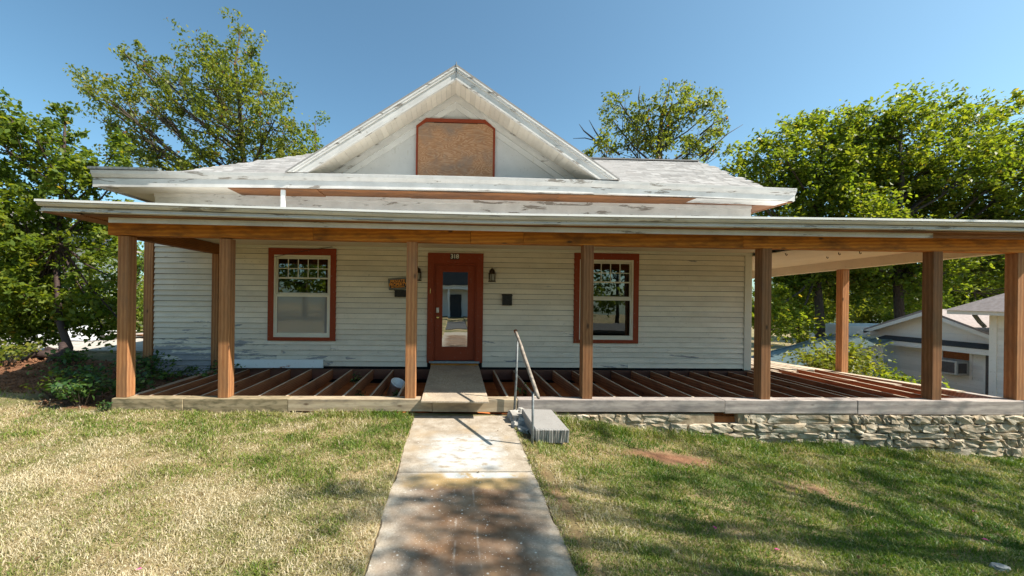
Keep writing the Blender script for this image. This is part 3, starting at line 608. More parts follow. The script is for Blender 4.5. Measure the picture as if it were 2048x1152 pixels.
MB().hexa([(6.16,7.60,3.655),(6.56,7.60,3.64),(6.56,14.5,3.64),(6.19,14.5,3.655),(6.16,7.60,3.67),(6.56,7.60,3.655),(6.56,14.5,3.655),(6.19,14.5,3.67)]).build('soffit', 'soffit_wood', cor)
MB().box(-3.285,-3.205,7.61,7.67,2.99,3.70).build('downspout', 'metal_white', cor, bevel=.008)
ZR, YR, Z0, Y0 = 5.47, 10.7, 3.965, 8.02
sl = (ZR-Z0)/(YR-Y0)
A = (-6.17,Y0,Z0); B = (6.58,Y0,Z0-.05); C = (6.60,YR,ZR); D = (-3.55,YR,ZR); E_ = (-6.17,13.4,Z0); G = (6.58,13.4,Z0-.05)
rf = MB(); rf.add([A,B,C,D,E_,G], [(0,1,2,3),(0,3,4),(3,2,5,4),(1,5,2),(0,4,5,1)]); roof = rf.build('roof', 'shingles', house)
def tabs(x0, x1, lim):
    V = []; T = []; r = random.Random(3); n = 0; up_ = Vector((0, 1, sl)).normalized(); nrm = Vector((0, -sl, 1)).normalized()
    L = math.hypot(YR-Y0, ZR-Z0)
    while n*.135 < L:
        s0 = n*.135; x = x0 - r.uniform(0, .3)
        while x < x1:
            wd = .22+r.uniform(-.05,.05); s = s0 + r.uniform(-.006,.006); e = .15
            xa, xb = x, x+wd-.008; y = Y0+up_.y*s; f = (x+wd/2)
            if lim(f, s/L) and r.random() > .01:
                lift = .005+r.random()*.004
                bk = lambda xx: -.05*max(0, (xx+6.17)/12.75)*(1-s/L)
                p = [Vector((xa, Y0, Z0+bk(xa)))+up_*s+nrm*lift, Vector((xb, Y0, Z0+bk(xb)))+up_*s+nrm*(lift+r.uniform(-.003,.003)), Vector((xb, Y0, Z0+bk(xb)))+up_*(s+e)+nrm*.004, Vector((xa, Y0, Z0+bk(xa)))+up_*(s+e)+nrm*.004]
                b0 = [Vector((xa, Y0, Z0+bk(xa)))+up_*s+nrm*.001, Vector((xb, Y0, Z0+bk(xb)))+up_*s+nrm*.001]
                V.append([*p, *b0]); T.append(r.random())
            x += wd
        n += 1
    V = np.array([[list(q) for q in v] for v in V]); k = len(V); base = np.arange(k)[:,None]*6
    fs = np.concatenate([base+np.array([[0,1,2,3]]), base+np.array([[4,5,1,0]])])
    return np_mesh('shingle_courses', V.reshape(-1, 3), fs, None, {'tint': np.repeat(T, 6)})
o = link('shingle_courses', tabs(-6.1, 6.55, lambda x, t: x > -6.1+2.6*t and (x < -1.2 or x > 1.2)), 'shingles', roof); o['kind'] = 'stuff'
MB().bar((-3.55,YR,ZR+.012),(6.6,YR,ZR+.012),.16,.03).build('ridge_cap', 'shingles', roof)
# ---- front gable
ZA, XA, YF = 6.02, -.02, 7.52; WB = 3.07; ZB = 3.985; sg = (ZA-ZB)/WB; nL = math.hypot(WB, ZA-ZB)
gb = MB(); gb.add([(XA-2.62,YW,4.0),(XA+2.62,YW,4.0),(XA,YW,5.80),(XA-2.62,YW+.1,4.0),(XA+2.62,YW+.1,4.0),(XA,YW+.1,5.80)], [(0,1,2),(3,5,4),(0,3,4,1),(1,4,5,2),(2,5,3,0)])
gable = gb.build('gable', 'gable_paint', house)
MB().box(-2.95,2.95,7.95,8.13,3.93,3.99).build('gable_sill', 'trim_paint', gable)
for s in (-1, 1):
    def R(t, o_): # point on the rake: t runs 0 (apex) .. 1 (foot), o_ = drop below the roof line
        return XA+s*WB*t, ZA-(ZA-ZB)*t-o_
    def rake(name, y0, y1, o0, o1, mat, t0=0., t1=1.):
        te = lambda o_: min(t1, (ZA-3.972-o_)/(ZA-ZB)) if t1 > .8 and y1 < 9 else t1
        a, b = R(t0, o0), R(te(o0), o0); c, d = R(te(o1), o1), R(t0, o1)
        return MB().prism([a, b, c, d], 1, y0, y1).build(name, mat, gable)
    rake('rake_shingles', 7.485, 12.6, -.035, -.004, 'shingles', 0, 1.02); rake('rake_crown', 7.50, 7.575, -.002, .075, 'trim_paint', 0, 1.01)
    rake('rake_crown', 7.485, 7.4995, .0, .03, 'trim_paint', 0, 1.01)
    rake('rake_fascia', 7.525, 7.575, .077, .235, 'trim_paint', 0, .985); rake('rake_bead', 7.508, 7.524, .20, .235, 'trim_paint', 0, .97)
    N = 31
    for i in range(N):
        t0, t1 = i/N*.96, (i+1)/N*.96-.0012; j = random.uniform(0, .004)
        rake('soffit_board', 7.577, YW-.002, .205+j, .22+j, 'soffit_paint', t0, t1)
    rake('rake_frieze', YW-.045, YW-.003, .222, .37, 'trim_paint', 0, .93); rake('rake_frieze', YW-.022, YW-.004, .372, .50, 'gable_paint', 0, .88)
    rake('rake_bead', YW-.06, YW-.046, .225, .26, 'trim_paint', 0, .93)
MB().tube([(XA,7.49,6.0),(XA,7.49,6.10)], [.018,.006], 6).build('finial', 'flash_metal', gable)
MB().box(-.03,-.008,7.498,7.5005,5.80,6.03).build('rake_joint', 'flash_metal', gable)
gw = MB().prism([(-.812,4.0),(-.775,4.0),(-.775,5.10),(-.60,5.225),(.56,5.225),(.745,5.10),(.745,4.0),(.785,4.0),(.785,5.12),(.575,5.295),(-.615,5.295),(-.812,5.14)], 1, YW-.055, YW-.005).build('gable_window_frame', 'red_paint', gable)
MB().prism([(-.772,4.0),(.742,4.0),(.742,5.095),(.70,5.205),(-.70,5.205),(-.772,5.095)], 1, YW-.05, YW-.028).build('plywood_panel', 'plywood_brown', gable)
def ground_at(px, py):
    z = 0.
    for _ in range(12): g_ = atZ(px, py, z); z = .5*z+.5*float(H(g_.x, g_.y))
    return atZ(px, py, z)
# ------------------------------------------------------------------ things on and around the porch
def lantern(x, label):
    e = empty('wall_lantern', (x, YW, 2.0), label, 'lantern', 'wall lanterns beside the door'); y = YW-.09; c = (x, y, 0)
    MB().box(x-.05,x+.05,YW-.03,YW-.012,2.06,2.24).build('backplate', 'bronze', e); MB().tube([(x,YW-.03,2.17),(x,YW-.06,2.24),(x,y,2.26)], .010, 6).build('arm', 'bronze', e)
    MB().lathe([(.074,2.165),(.078,2.172),(.062,2.19),(.058,2.215),(.050,2.245),(.030,2.268),(.008,2.28),(.006,2.30),(.001,2.302)], c, 14).build('cap', 'bronze', e, smooth=True)
    MB().lathe([(.040,2.03),(.042,2.04),(.044,2.155),(.040,2.165)], c, 12).build('globe', 'frosted', e, smooth=True)
    for k in range(6): t = k*math.pi/3+.3; MB().tube([(x+.066*math.cos(t), y+.066*math.sin(t), 2.02), (x+.069*math.cos(t), y+.069*math.sin(t), 2.167)], .005, 5).build('cage_bar', 'bronze', e)
    MB().lathe([(.074,2.008),(.078,2.014),(.074,2.028),(.03,2.03)], c, 14).build('base_ring', 'bronze', e, smooth=True)
lantern(.752, 'bronze cage wall lantern on open clapboards right of the door'); lantern(-.742, 'bronze wall lantern left of the door, half hidden by a post')
e = empty('mailbox', (1.068, YW, 1.53), 'black upright wall mailbox mounted right of the door', 'mailbox')
MB().box(.970,1.166,YW-.075,YW-.012,1.535,1.735).build('box', 'black_metal', e, bevel=.004); MB().hexa([(.962,YW-.085,1.725),(1.174,YW-.085,1.725),(1.174,YW-.012,1.745),(.962,YW-.012,1.745),(.962,YW-.085,1.74),(1.174,YW-.085,1.74),(1.174,YW-.012,1.768),(.962,YW-.012,1.768)]).build('lid', 'black_metal', e)
e = empty('mailbox', (-1.0, YW, 1.68), 'black wide wall mailbox under the private property sign', 'mailbox')
MB().box(-1.205,-.80,YW-.075,YW-.012,1.678,1.80).build('box', 'black_metal', e, bevel=.004); MB().box(-1.212,-.795,YW-.082,YW-.012,1.802,1.822).build('lid', 'black_metal', e)
SC = Vector((-1.14, YW-.083, 1.945)); sr = .075
e = empty('warning_sign', SC, 'small black and orange private property sign tilted on the clapboards', 'sign')
def srot(x, z): c, s = math.cos(sr), math.sin(sr); return SC.x+x*c-z*s, SC.z+x*s+z*c
def splate(w_, h_, y0, y1, mat, name): return MB().prism([srot(-w_,-h_), srot(w_,-h_), srot(w_,h_), srot(-w_,h_)], 1, y0, y1).build(name, mat, e)
splate(.185,.112,SC.y,SC.y+.003,'sign_black','plate'); splate(.172,.099,SC.y-.0012,SC.y-.0004,'frosted','border'); splate(.163,.090,SC.y-.0024,SC.y-.0016,'sign_black','plate_face')
for s, sz, dz, bo, sq in (('PRIVATE', .085, .047, .002, .92), ('PROPERTY', .085, -.018, .002, .86), ('NO TRESPASSING', .034, -.066, .001, 1.0)):
    x, zz = srot(0, dz); text(s, sz, 'sign_orange', (x, SC.y-.0034, zz), e, rot=sr, bold=bo, squash=sq)
# ramp
e = MB().hexa([(-.445,5.53,.2285),(.492,5.505,.2285),(.505,8.06,.292),(-.455,8.06,.292),(-.445,5.53,.252),(.492,5.505,.252),(.505,8.06,.313),(-.455,8.06,.313)]).build('plywood_ramp', 'plywood_gray', bevel=.002)
tag(e, 'weathered grey plywood ramp from the walk to the front door', 'ramp')
e = MB().bar((-4.30,7.985,.335),(-2.575,7.985,.345),.022,.165).build('loose_board', 'board_paint'); tag(e, 'pale blue-white painted board propped along the wall left of the door', 'board')
# hand rail
e = empty('hand_rail', (.9, 5.1, 0), 'bent old galvanised pipe hand rail beside the walk', 'hand rail')
P0 = Vector((.917,4.60,-.12)); P1 = Vector((.925,4.62,.60)); T0 = Vector((.862,5.66,-.05)); T1 = Vector((.902,5.655,1.08))
MB().tube([P0, P0.lerp(P1,.5)+Vector((.004,0,0)), P1], .0145, 8).build('rail_post', 'flash_metal', e, smooth=True); MB().tube([T0, T0.lerp(T1,.5)+Vector((.008,0,0)), T1], .0155, 8).build('rail_post', 'flash_metal', e, smooth=True)
flat('rail_pipe', (.24,.205,.17), .75, .1, nz=.5, sc_=14)
ra = Vector((.888,5.72,1.20)); rb = Vector((.958,4.46,.565))
MB().tube([ra, ra.lerp(rb,.06), ra.lerp(rb,.3)+Vector((.006,0,.004)), ra.lerp(rb,.31), ra.lerp(rb,.7), ra.lerp(rb,.97), rb], [.019,.021,.021,.025,.023,.022,.015], 10).build('grip', 'rail_pipe', e, smooth=True)
MB().tube([ra+Vector((0,.005,-.0)), ra+Vector((-.004,.03,.018))], .026, 10).build('end_cap', 'rust', e, smooth=True)
# block step
e = empty('step_block', (1.17,4.95,-.06), 'grey split timber block step right of the walk', 'step')
def wob(b, a=.008):
    b.v = [(p[0]+random.uniform(-a,a), p[1]+random.uniform(-a,a), p[2]+random.uniform(-a,a)) for p in b.v]; return b
bl = MB().hexa([(.985,4.76,-.03),(1.39,4.74,-.045),(1.335,5.36,-.02),(.93,5.38,.0),(.975,4.74,.135),(1.395,4.73,.122),(1.335,5.37,.185),(.925,5.39,.19)]); bl.build('tread', 'block_wood', e, bevel=.012)
for k in range(15):
    x = .99+k*.0268; MB().hexa([(x,4.735+random.uniform(-.006,.002),-.035),(x+.02,4.735+random.uniform(-.006,.002),-.037),(x+.02,4.775,-.037),(x,4.775,-.035),(x-.004,4.718+random.uniform(-.006,.004),.118),(x+.018,4.718+random.uniform(-.006,.004),.118),(x+.018,4.765,.118),(x-.004,4.765,.118)]).build('split_face', 'block_wood', e)
wob(MB().box(1.04,1.34,4.80,5.25,-.22,-.04)).build('riser', 'block_wood', e, bevel=.01)
for i, (px, py, w_, d_, h_, zz) in enumerate(((.90,5.45,.20,.22,.15,.04),(.99,5.55,.16,.2,.13,.06),(.87,5.25,.13,.16,.11,.0),(.96,5.33,.15,.14,.12,.03),(.86,5.60,.14,.14,.10,.05),(.90,5.08,.11,.13,.09,-.01),(.985,5.16,.10,.10,.08,-.01))):
    r = link('rubble_stone', rock_mesh(w_, d_, h_, 300+i, .22), None, None, (px, py, zz)); r.data.materials.clear(); r.data.materials.append(M['rubble_white']); r.rotation_euler.z = i*.9
    tag(r, 'rough white rubble stone heaped between the walk and the block step', 'stone', 'rubble stones by the hand rail')
r = link('stone_lump', rock_mesh(.075,.06,.04,77,.2), None, None, None); q = ground_at(2000,1141); r.location = (q.x, q.y, float(H(q.x,q.y))+.02); r.data.materials.clear(); r.data.materials.append(M['rubble_white']); tag(r, 'single white stone in the grass at the lower right corner', 'stone')
# bucket on its side below the joists
e = empty('bucket', (-1.05,7.2,-.2), 'white plastic bucket lying on its side under the joists', 'bucket')
b = MB().lathe([(.10,0),(.115,.004),(.135,.26),(.143,.262),(.143,.28),(.128,.28),(.108,.012),(.001,.012)], (0,0,0), 20)
ax = Vector((.42,-.30,.86)).normalized(); sd = ax.cross(Vector((0,1,0))).normalized(); s2 = ax.cross(sd); b0_ = Vector((-1.07,7.12,-.06))
b.v = [tuple(b0_+sd*p_[0]+s2*p_[1]+ax*p_[2]) for p_ in b.v]; b.build('shell', 'bucket_white', e, smooth=True)
# ------------------------------------------------------------------ foliage kit
def leaves_mesh(name, C, size, up_bias=.5, seed=0, aspect=.55, tint=None, droop=0.):
    r = np.random.default_rng(seed); n = len(C)
    N = r.normal(size=(n,3)); N[:,2] += up_bias*1.5; N /= np.linalg.norm(N,axis=1)[:,None]
    D = r.normal(size=(n,3)); D[:,2] -= droop; D -= (D*N).sum(1)[:,None]*N; D /= np.linalg.norm(D,axis=1)[:,None]+1e-9; S = np.cross(N,D)
    L = size*(.6+.8*r.random(n))[:,None]; W = L*aspect
    v0 = C-D*L*.5; v2 = C+D*L*.5-N*L*.12; v1 = C-D*L*.05+S*W*.5+N*L*.08; v3 = C-D*L*.05-S*W*.5+N*L*.08
    V = np.stack([v0,v1,v2,v3],1).reshape(-1,3); f = np.arange(n*4).reshape(-1,4)
    t = r.random(n)**1.3*.93 if tint is None else tint
    t = np.where(r.random(n) < .012, 1, t)
    return np_mesh(name, V, f, None, {'tint': np.repeat(t,4)})
def clumps(lobes, dens, per, cs, seed, flat_=.65, shell=.42):
    r = np.random.default_rng(seed); CC = []; LB = []
    for i, (c, rad) in enumerate(lobes):
        n = max(3, int(dens*rad**2.2)); d = r.normal(size=(n,3)); d /= np.linalg.norm(d,axis=1)[:,None]
        CC.append(np.array(c)+d*rad*(r.random(n)**shell)[:,None]*np.array([1,1,.9])); LB += [i]*n
    CC = np.concatenate(CC); LB = np.array(LB)
    k = per; ctr = np.array([list(lobes[i][0]) for i in LB]); dv = CC-ctr; dv /= np.linalg.norm(dv,axis=1)[:,None]+1e-6; dv[:,2] += .75; dv += r.normal(size=dv.shape)*.35; dv /= np.linalg.norm(dv,axis=1)[:,None]
    sc_ = .55+.9*r.random((len(CC),1,1)); g = np.clip(r.normal(size=(len(CC),k,3)), -1.9, 1.9); tt = r.random((len(CC),k,1))
    pts = CC[:,None,:] + dv[:,None,:]*(tt*2.6-.9)*cs*sc_ + g*np.array([1,1,.8])*cs*sc_*(.75-.45*tt)
    cl = r.random(len(CC)); tint = np.clip(np.repeat(cl,k)*.45+r.random(len(CC)*k)*.5, 0, .95)
    return CC, LB, pts.reshape(-1,3), tint
def tree(name, base, trunk, lobes, label, mat, dens=14, per=45, cs=.22, leaf=.11, seed=0, r0=.16, group=None, twig=.45, cat='tree', up_bias=.5, bark='bark', droop=0., dead=(), shell=.42, aspect=.55):
    e = empty(name, base, label, cat, group); CC, LB, P, tint = clumps(lobes, dens, per, cs, seed, shell=shell)
    b = MB(); tk = [Vector(p) for p in trunk]; n = len(tk); rr = [r0*(1-.75*i/(n-1)) for i in range(n)]; b.tube(tk, rr, 9)
    rnd = random.Random(seed)
    for i, (c, rad) in enumerate(lobes):
        c = Vector(c); hd = math.hypot(c.x-tk[-1].x, c.y-tk[-1].y); zt = min(max(c.z-.85*hd-.2*rad, tk[0].z+.45*(tk[-1].z-tk[0].z)), tk[-1].z); j = min(range(n-1), key=lambda i_: 0 if tk[i_].z <= zt <= tk[i_+1].z else 1+abs(tk[i_].z-zt)); t_ = min(1, max(0, (zt-tk[j].z)/max(1e-3, tk[j+1].z-tk[j].z))); a = tk[j].lerp(tk[j+1], t_)
        if (c-a).length < .2: continue
        r1 = min(rr[j]*.6, .012+.022*rad+.009*(c-a).length); m = a.lerp(c,.5)+Vector((rnd.uniform(-.1,.1)*rad, rnd.uniform(-.1,.1)*rad, -.04*(c-a).length))
        b.tube([a, a.lerp(m,.5)+Vector((0,0,.03)), m, m.lerp(c,.6), c], [r1, r1*.85, r1*.65, r1*.5, r1*.35], 5, False)
        for p in CC[LB == i]:
            if rnd.random() < twig: p = Vector(p); q = m.lerp(c, rnd.random()); b.tube([q, q.lerp(p,.5)+Vector((0,0,-.04*rad)), p], [r1*.32+.004, r1*.2+.003, .003], 4, False)
    for d in dead:
        d = [Vector(p) for p in d]; b.tube(d, [.06*(1-.8*i/(len(d)-1)) for i in range(len(d))], 5)
    b.build('trunk', bark, e, smooth=True)
    link('crown', leaves_mesh('crown', P, leaf, up_bias, seed+1, tint=tint, droop=droop, aspect=aspect), mat, e); return e
def px_lobes(L, Y, jit=1.2, seed=0):
    r = random.Random(seed); out = []
    for l in L:
        x, y, rad = l[:3]; yy = Y + (l[3] if len(l) > 3 else r.uniform(-jit, jit)); p = atY(x, y, yy); out.append((p, rad*(p.y)/F*1.05))
    return out
# tall airy tree behind the roof on the left
Y = 20
Ls = [(390,75,20),(480,62,22),(505,105,26),(450,112,40),(405,112,32),(248,105,13),(290,122,30),(345,150,45),(415,165,52),(480,165,45),(530,180,38),(188,172,30),(165,175,14),(222,200,36),(275,185,40),(205,240,30),(255,255,38),(325,235,36),(400,240,55),(475,235,55),(550,240,48),(585,280,34),(265,300,26),(315,300,36),(430,305,50),(525,300,45),(380,330,40),(290,345,24),(340,345,30),(230,285,30),(250,330,30),(470,325,36),(560,315,34),(600,315,26),(350,200,30),(300,220,26),(440,200,40)]
tb = atY(487,420,Y); tb.z = float(H(tb.x,Y)); tr = [tb, atY(487,330,Y), atY(484,270,Y), atY(478,200,Y), atY(470,130,Y), atY(478,80,Y)]
tree('tall_tree', tb, tr, px_lobes(Ls, Y, 1.5, 1), 'tall airy olive-green tree rising behind the roof on the left', 'leaf_olive', 15, 42, .29, .165, 21, .15, twig=.7, droop=.5)
Y = 22; tb = atY(632,420,Y); tb.z = float(H(tb.x,Y))
tree('slender_tree', tb, [tb, atY(632,330,Y), atY(630,250,Y)], px_lobes([(632,240,14),(628,262,20),(636,285,24),(620,300,26),(645,308,22)], Y, .4, 2), 'small slender yellow-green tree beside the left slope of the gable', 'leaf_light', 11, 34, .22, .16, 23, .1)
# tree behind the right side of the roof, with dead limbs
Y = 24
Ls = [(1240,205,24),(1225,240,26),(1280,225,34),(1290,262,40),(1250,285,40),(1200,300,26),(1345,205,34),(1385,178,18),(1395,205,36),(1430,215,20),(1425,250,30),(1350,250,42),(1400,285,36),(1320,295,42),(1435,300,22),(1180,318,22),(1370,310,30)]
tb = atY(1318,420,Y); tb.z = float(H(tb.x,Y)); W3 = lambda *p: [atY(x, y, Y) for x, y in p]
tree('broken_tree', tb, [tb, *W3((1318,330),(1320,270),(1325,220),(1335,190))], px_lobes(Ls, Y, 1.2, 3), 'ragged tree with bare dead limbs behind the right roof ridge', 'leaf_olive', 12, 38, .33, .19, 31, .22, twig=.7, droop=.8,
     dead=(W3((1400,315),(1430,290),(1455,268),(1486,249)), W3((1240,310),(1205,285),(1170,276),(1146,277)), W3((1205,285),(1190,262),(1178,240)), W3((1190,280),(1168,262),(1158,248)), W3((1335,200),(1338,175),(1339,160)), W3((1280,220),(1277,195),(1280,172)), W3((1400,270),(1430,245),(1448,238)), W3((1420,260),(1440,262),(1450,255))))
# left: dense leafy tree over the stump
Y = 9.6
Ls = [(-60,230,60),(18,235,28),(45,262,30),(5,285,40),(75,282,18),(128,215,9,.3),(130,240,12,.3),(134,265,14,.3),(100,262,12),(142,300,24),(90,325,46),(35,370,60),(130,370,50),(195,335,34),(232,300,24),(245,345,20),(-40,420,80),(45,470,66),(125,450,60),(190,430,45),(200,500,45),(90,560,70),(15,560,70),(170,590,52),(55,630,46),(130,640,40),(210,620,32),(-50,600,80),(235,560,26),(10,660,36),(60,665,28),(110,660,24),(160,650,30),(205,655,26),(240,640,24),(30,690,20),(90,690,14)]
tb = Vector((-8.0,8.55,float(H(-8.0,8.55)))); 
tree('leafy_tree', tb, [tb, tb+Vector((-.05,.1,.25)), atY(118,640,9.2), atY(112,540,9.6), atY(120,420,9.7), atY(128,300,9.8), atY(131,225,9.9)], px_lobes(Ls, Y, .55, 4), 'dense leafy green tree at the left end of the porch', 'leaf_mid', 80, 36, .16, .115, 41, .085, twig=.25, up_bias=.7, aspect=.62, bark='stump_wood')
Y = 16.5; tb = atY(265,700,Y); tb.z = float(H(tb.x,Y))
tree('shrub_tree', tb, [tb, atY(268,640,Y), atY(272,560,Y)], px_lobes([(250,520,34),(285,560,40),(262,610,45),(292,640,40),(240,650,34),(305,600,26),(290,505,20)], Y, .5, 5), 'bushy green shrub seen between the porch end post and house corner', 'leaf_mid', 20, 32, .22, .15, 43, .07, twig=.3)
tb = Vector((-19.5,18,float(H(-19.5,18)))); Y = 18
tree('dark_shrub', tb, [tb, atY(40,600,Y), atY(50,480,Y)], px_lobes([(20,520,90),(110,540,90),(190,560,80),(60,620,80),(160,640,60),(-60,560,100),(230,600,60),(-20,640,60)], Y, .6, 6), 'dark green thicket beyond the concrete pad on the left', 'leaf_mid', 9, 36, .34, .19, 47, .12, twig=.2)
# right: two large maples
def big(name, Y, L, tpx, seed, label, mat, dens, leaf, per=42, cs=.30):
    tb = atY(tpx, 690, Y); tb.z = float(H(tb.x, Y))
    return tree(name, tb, [tb, atY(tpx,640,Y), atY(tpx-6,560,Y), atY(tpx-4,460,Y), atY(tpx+4,360,Y), atY(tpx,280,Y)], px_lobes(L, Y, 1.3, seed), label, mat, dens, per, cs, leaf, seed, .2, twig=.25, up_bias=.8, cat='tree')
big('maple_tree', 17, [(1475,345,26),(1500,318,32),(1560,300,46),(1610,240,30),(1640,270,44),(1680,260,40),(1560,370,64),(1640,350,74),(1700,340,60),(1520,400,40),(1590,440,64),(1680,430,70),(1560,500,44),(1640,510,56),(1700,520,50),(1500,370,36),(1570,580,46),(1540,530,40),(1590,650,30),(1725,262,42),(1700,245,30),(1730,300,40),(1560,610,40),(1610,560,46),(1720,560,40),(1640,640,26),(1740,330,46),(1740,400,60),(1735,470,56),(1640,580,40),(1700,600,34)], 1640, 51, 'nearer broad maple rising behind the right end of the main roof', 'leaf_light', 27, .18)
big('maple_tree', 16, [(1770,262,42),(1810,215,28),(1830,250,46),(1880,225,36),(1930,240,40),(1975,225,26),(2030,215,26),(1790,340,70),(1870,330,76),(1950,330,70),(2030,330,60),(1830,430,78),(1930,430,80),(2030,430,80),(1770,500,56),(1880,520,60),(1980,520,66),(2060,520,66),(1740,430,60),(2110,300,90),(2120,440,90),(1930,590,40),(2010,590,46),(1760,570,44),(1820,590,46),(1880,580,40),(1730,520,50)], 1800, 53, 'large maple at the right edge towering over the side porch roof', 'leaf_light', 30, .17)
for i, (px, py, Y, R_, mat, lab) in enumerate(((1600,610,34,70,'leaf_bright','pale sunlit tree far off between the two middle side posts'), (1745,650,36,55,'leaf_bright','yellow-green distant tree above the shed vent pipe'), (1720,560,40,80,'leaf_mid','dark distant tree behind the shed between porch posts'), (1860,600,32,70,'leaf_mid','dark distant tree behind the neighbouring gable'), (1960,560,34,80,'leaf_light','distant light green tree above the neighbouring roof'), (1530,620,30,60,'leaf_mid','dark distant tree next to the house corner behind the side porch'), (120,560,34,110,'leaf_mid','distant green tree far behind the left thicket'), (270,640,30,70,'leaf_olive','distant olive tree glimpsed past the house corner'))):
    c = atY(px, py, Y); tb = Vector((c.x, Y, float(H(c.x, Y)))); rad = R_*Y/F
    rr = random.Random(90+i); lob = [(c+Vector((rr.uniform(-1,1)*rad, rr.uniform(-.6,.6)*rad, rr.uniform(-.9,.7)*rad)), rad*rr.uniform(.35,.6)) for _ in range(14)]
    tree('distant_tree', tb, [tb, tb.lerp(c,.5), c], lob, lab, mat, 7, 40, .45, .28, 90+i, .25, group='distant trees behind the houses', twig=.2)
# the tree off to the right of the camera whose shade dapples the walk and lawn
def at_shadow(x, y, h): s = h/SUN.z; return Vector((x+SUN.x*s, y+SUN.y*s, h))
rr = random.Random(5); lob = []
for (x, y, h, rad) in ((.2,2.9,7.2,.5),(-.3,3.0,8.2,.4),(.5,2.5,7.6,.45),(.0,3.45,8.8,.3),(.1,2.6,8.0,.75),(.3,3.2,8.6,.55),(-.2,2.2,7.4,.6),(-.9,3.5,9,.38),(.5,3.55,8,.35),(1.4,3.7,7.6,.5),(2.2,3.2,8.2,.6),(3.1,3.0,9,.65),(2.4,4.1,9.4,.45),(4.2,3.6,8.4,.75),(4.0,4.5,9.0,.5),(5.2,4.6,8.6,.75),(6.3,4.9,9.2,.8),(5.6,3.6,8,.8),(7.3,5.0,8.4,.75),(6.8,5.6,10,.6),(8.3,5.4,9,.7),(3.4,5.2,10,.42),(1.6,2.4,7.2,.55),(5.0,5.6,10.4,.4),(7.2,4.0,9.2,.85),(3.2,2.2,8,.7),(1.9,5.3,10,.3)):
    lob.append((at_shadow(x, y, h), rad))
tb = Vector((11.2,.2,float(H(11.2,.2)))); tk = [tb, tb+Vector((0,.1,2)), tb+Vector((-.3,.5,4.5)), tb+Vector((-.6,.9,6.8)), tb+Vector((-.5,1.2,8.5))]
tree('yard_tree', tb, tk, lob, 'yard tree beyond the right edge whose shade dapples the lawn', 'leaf_mid', 14, 24, .27, .13, 61, .2, twig=.3)
# ------------------------------------------------------------------ small plants
def sprig(name, x, y, n, hgt, spread, leaf, mat, seed, label, group, z=None, lean=(0,0), compound=0):
    r = np.random.default_rng(seed); z = float(H(x,y)) if z is None else z; e = empty(name, (x,y,z), label, 'plant', group); b = MB(); P = []; 
    for k in range(n):
        a = r.random()*6.28; rr_ = spread*math.sqrt(r.random()); h = hgt*(.55+.45*r.random())
        p0 = Vector((x+.15*rr_*math.cos(a), y+.15*rr_*math.sin(a), z-.02)); p2 = Vector((x+rr_*math.cos(a)+lean[0]*h, y+rr_*math.sin(a)+lean[1]*h, z+h)); p1 = p0.lerp(p2,.5)+Vector((0,0,h*.18))
        b.tube([p0,p1,p2], [.006,.004,.002], 4, False)
        if compound:
            m = compound
            for j in range(m):
                t = .35+.65*j/m; q = p0.lerp(p1,2*t) if t < .5 else p1.lerp(p2,2*t-1); P.append(np.array(q)+r.normal(size=3)*leaf*.25)
                fa = r.random()*6.28
                for w_ in range(9):
                    f = (w_+1)/9*leaf*5; P.append(np.array(q)+np.array([math.cos(fa)*f, math.sin(fa)*f, .12*leaf*5-.35*f*f/(leaf*5)])+r.normal(size=3)*leaf*.35)
        else:
            for t in (.4,.6,.75,.9,1.0):
                q = p0.lerp(p1,2*t) if t < .5 else p1.lerp(p2,2*t-1)
                for _ in range(2): P.append(np.array(q)+r.normal(size=3)*leaf*.55)
    b.build('stem', 'bark', e); link('foliage', leaves_mesh('foliage', np.array(P), leaf, 1.2, seed+1, .62), mat, e); return e
sprig('weed', -5.35,5.95,34,.42,.38,.085,'leaf_plant',71,'leafy green vine with large leaves on the dirt left of the porch sill','weeds at the left end of the porch')
sprig('weed', -5.05,6.35,40,.40,.42,.07,'leaf_plant',72,'dark green weed clump in the shade behind the end post','weeds at the left end of the porch')
sprig('weed', -5.9,6.2,22,.34,.34,.06,'leaf_bright',73,'yellow-green weed on the dirt bank below the stump','weeds at the left end of the porch')
sprig('weed', -6.6,7.0,16,.22,.5,.06,'leaf_plant',74,'low weed on the bare bank at the far left','weeds at the left end of the porch')
sprig('weed', -7.0,7.6,14,.34,.4,.085,'leaf_plant',131,'tall leafy weed clump in front of the stump','weeds at the left end of the porch')
sprig('weed', -6.15,7.0,14,.30,.4,.08,'leaf_plant',132,'dark leafy weed on the bank between the stump and the end post','weeds at the left end of the porch')
sprig('weed', -8.2,7.6,30,.40,.6,.08,'leaf_bright',133,'pale green weed patch left of the stump at the photo edge','weeds at the left end of the porch')
sprig('weed', -5.75,7.7,30,.45,.5,.08,'leaf_plant',134,'weed clump behind the end post beside the corner post','weeds at the left end of the porch')
sprig('weed', -4.55,7.75,14,.30,.5,.075,'leaf_plant',75,'dark vine creeping over the joists below the left clapboards','weeds at the left end of the porch',z=.05)
sprig('weed', -5.25,7.6,18,.26,.5,.075,'leaf_plant',76,'weed tangle under the left wall corner','weeds at the left end of the porch',z=.05)
sprig('weed', -4.78,5.66,8,.13,.12,.05,'leaf_plant',77,'small weed against the left tip of the sill','weeds at the left end of the porch')
for i, (x, y, h) in enumerate(((-1.5,6.6,.20),(-1.75,7.3,.36),(-1.15,6.5,.16),(-.95,6.7,.18),(1.15,6.6,.28),(.72,6.35,.17))):
    sprig('crawl_weed', x, y, 6, h, .10, .05, 'leaf_plant', 80+i, 'green weed shoot growing up between the floor joists', 'weeds between the joists', z=-.06)
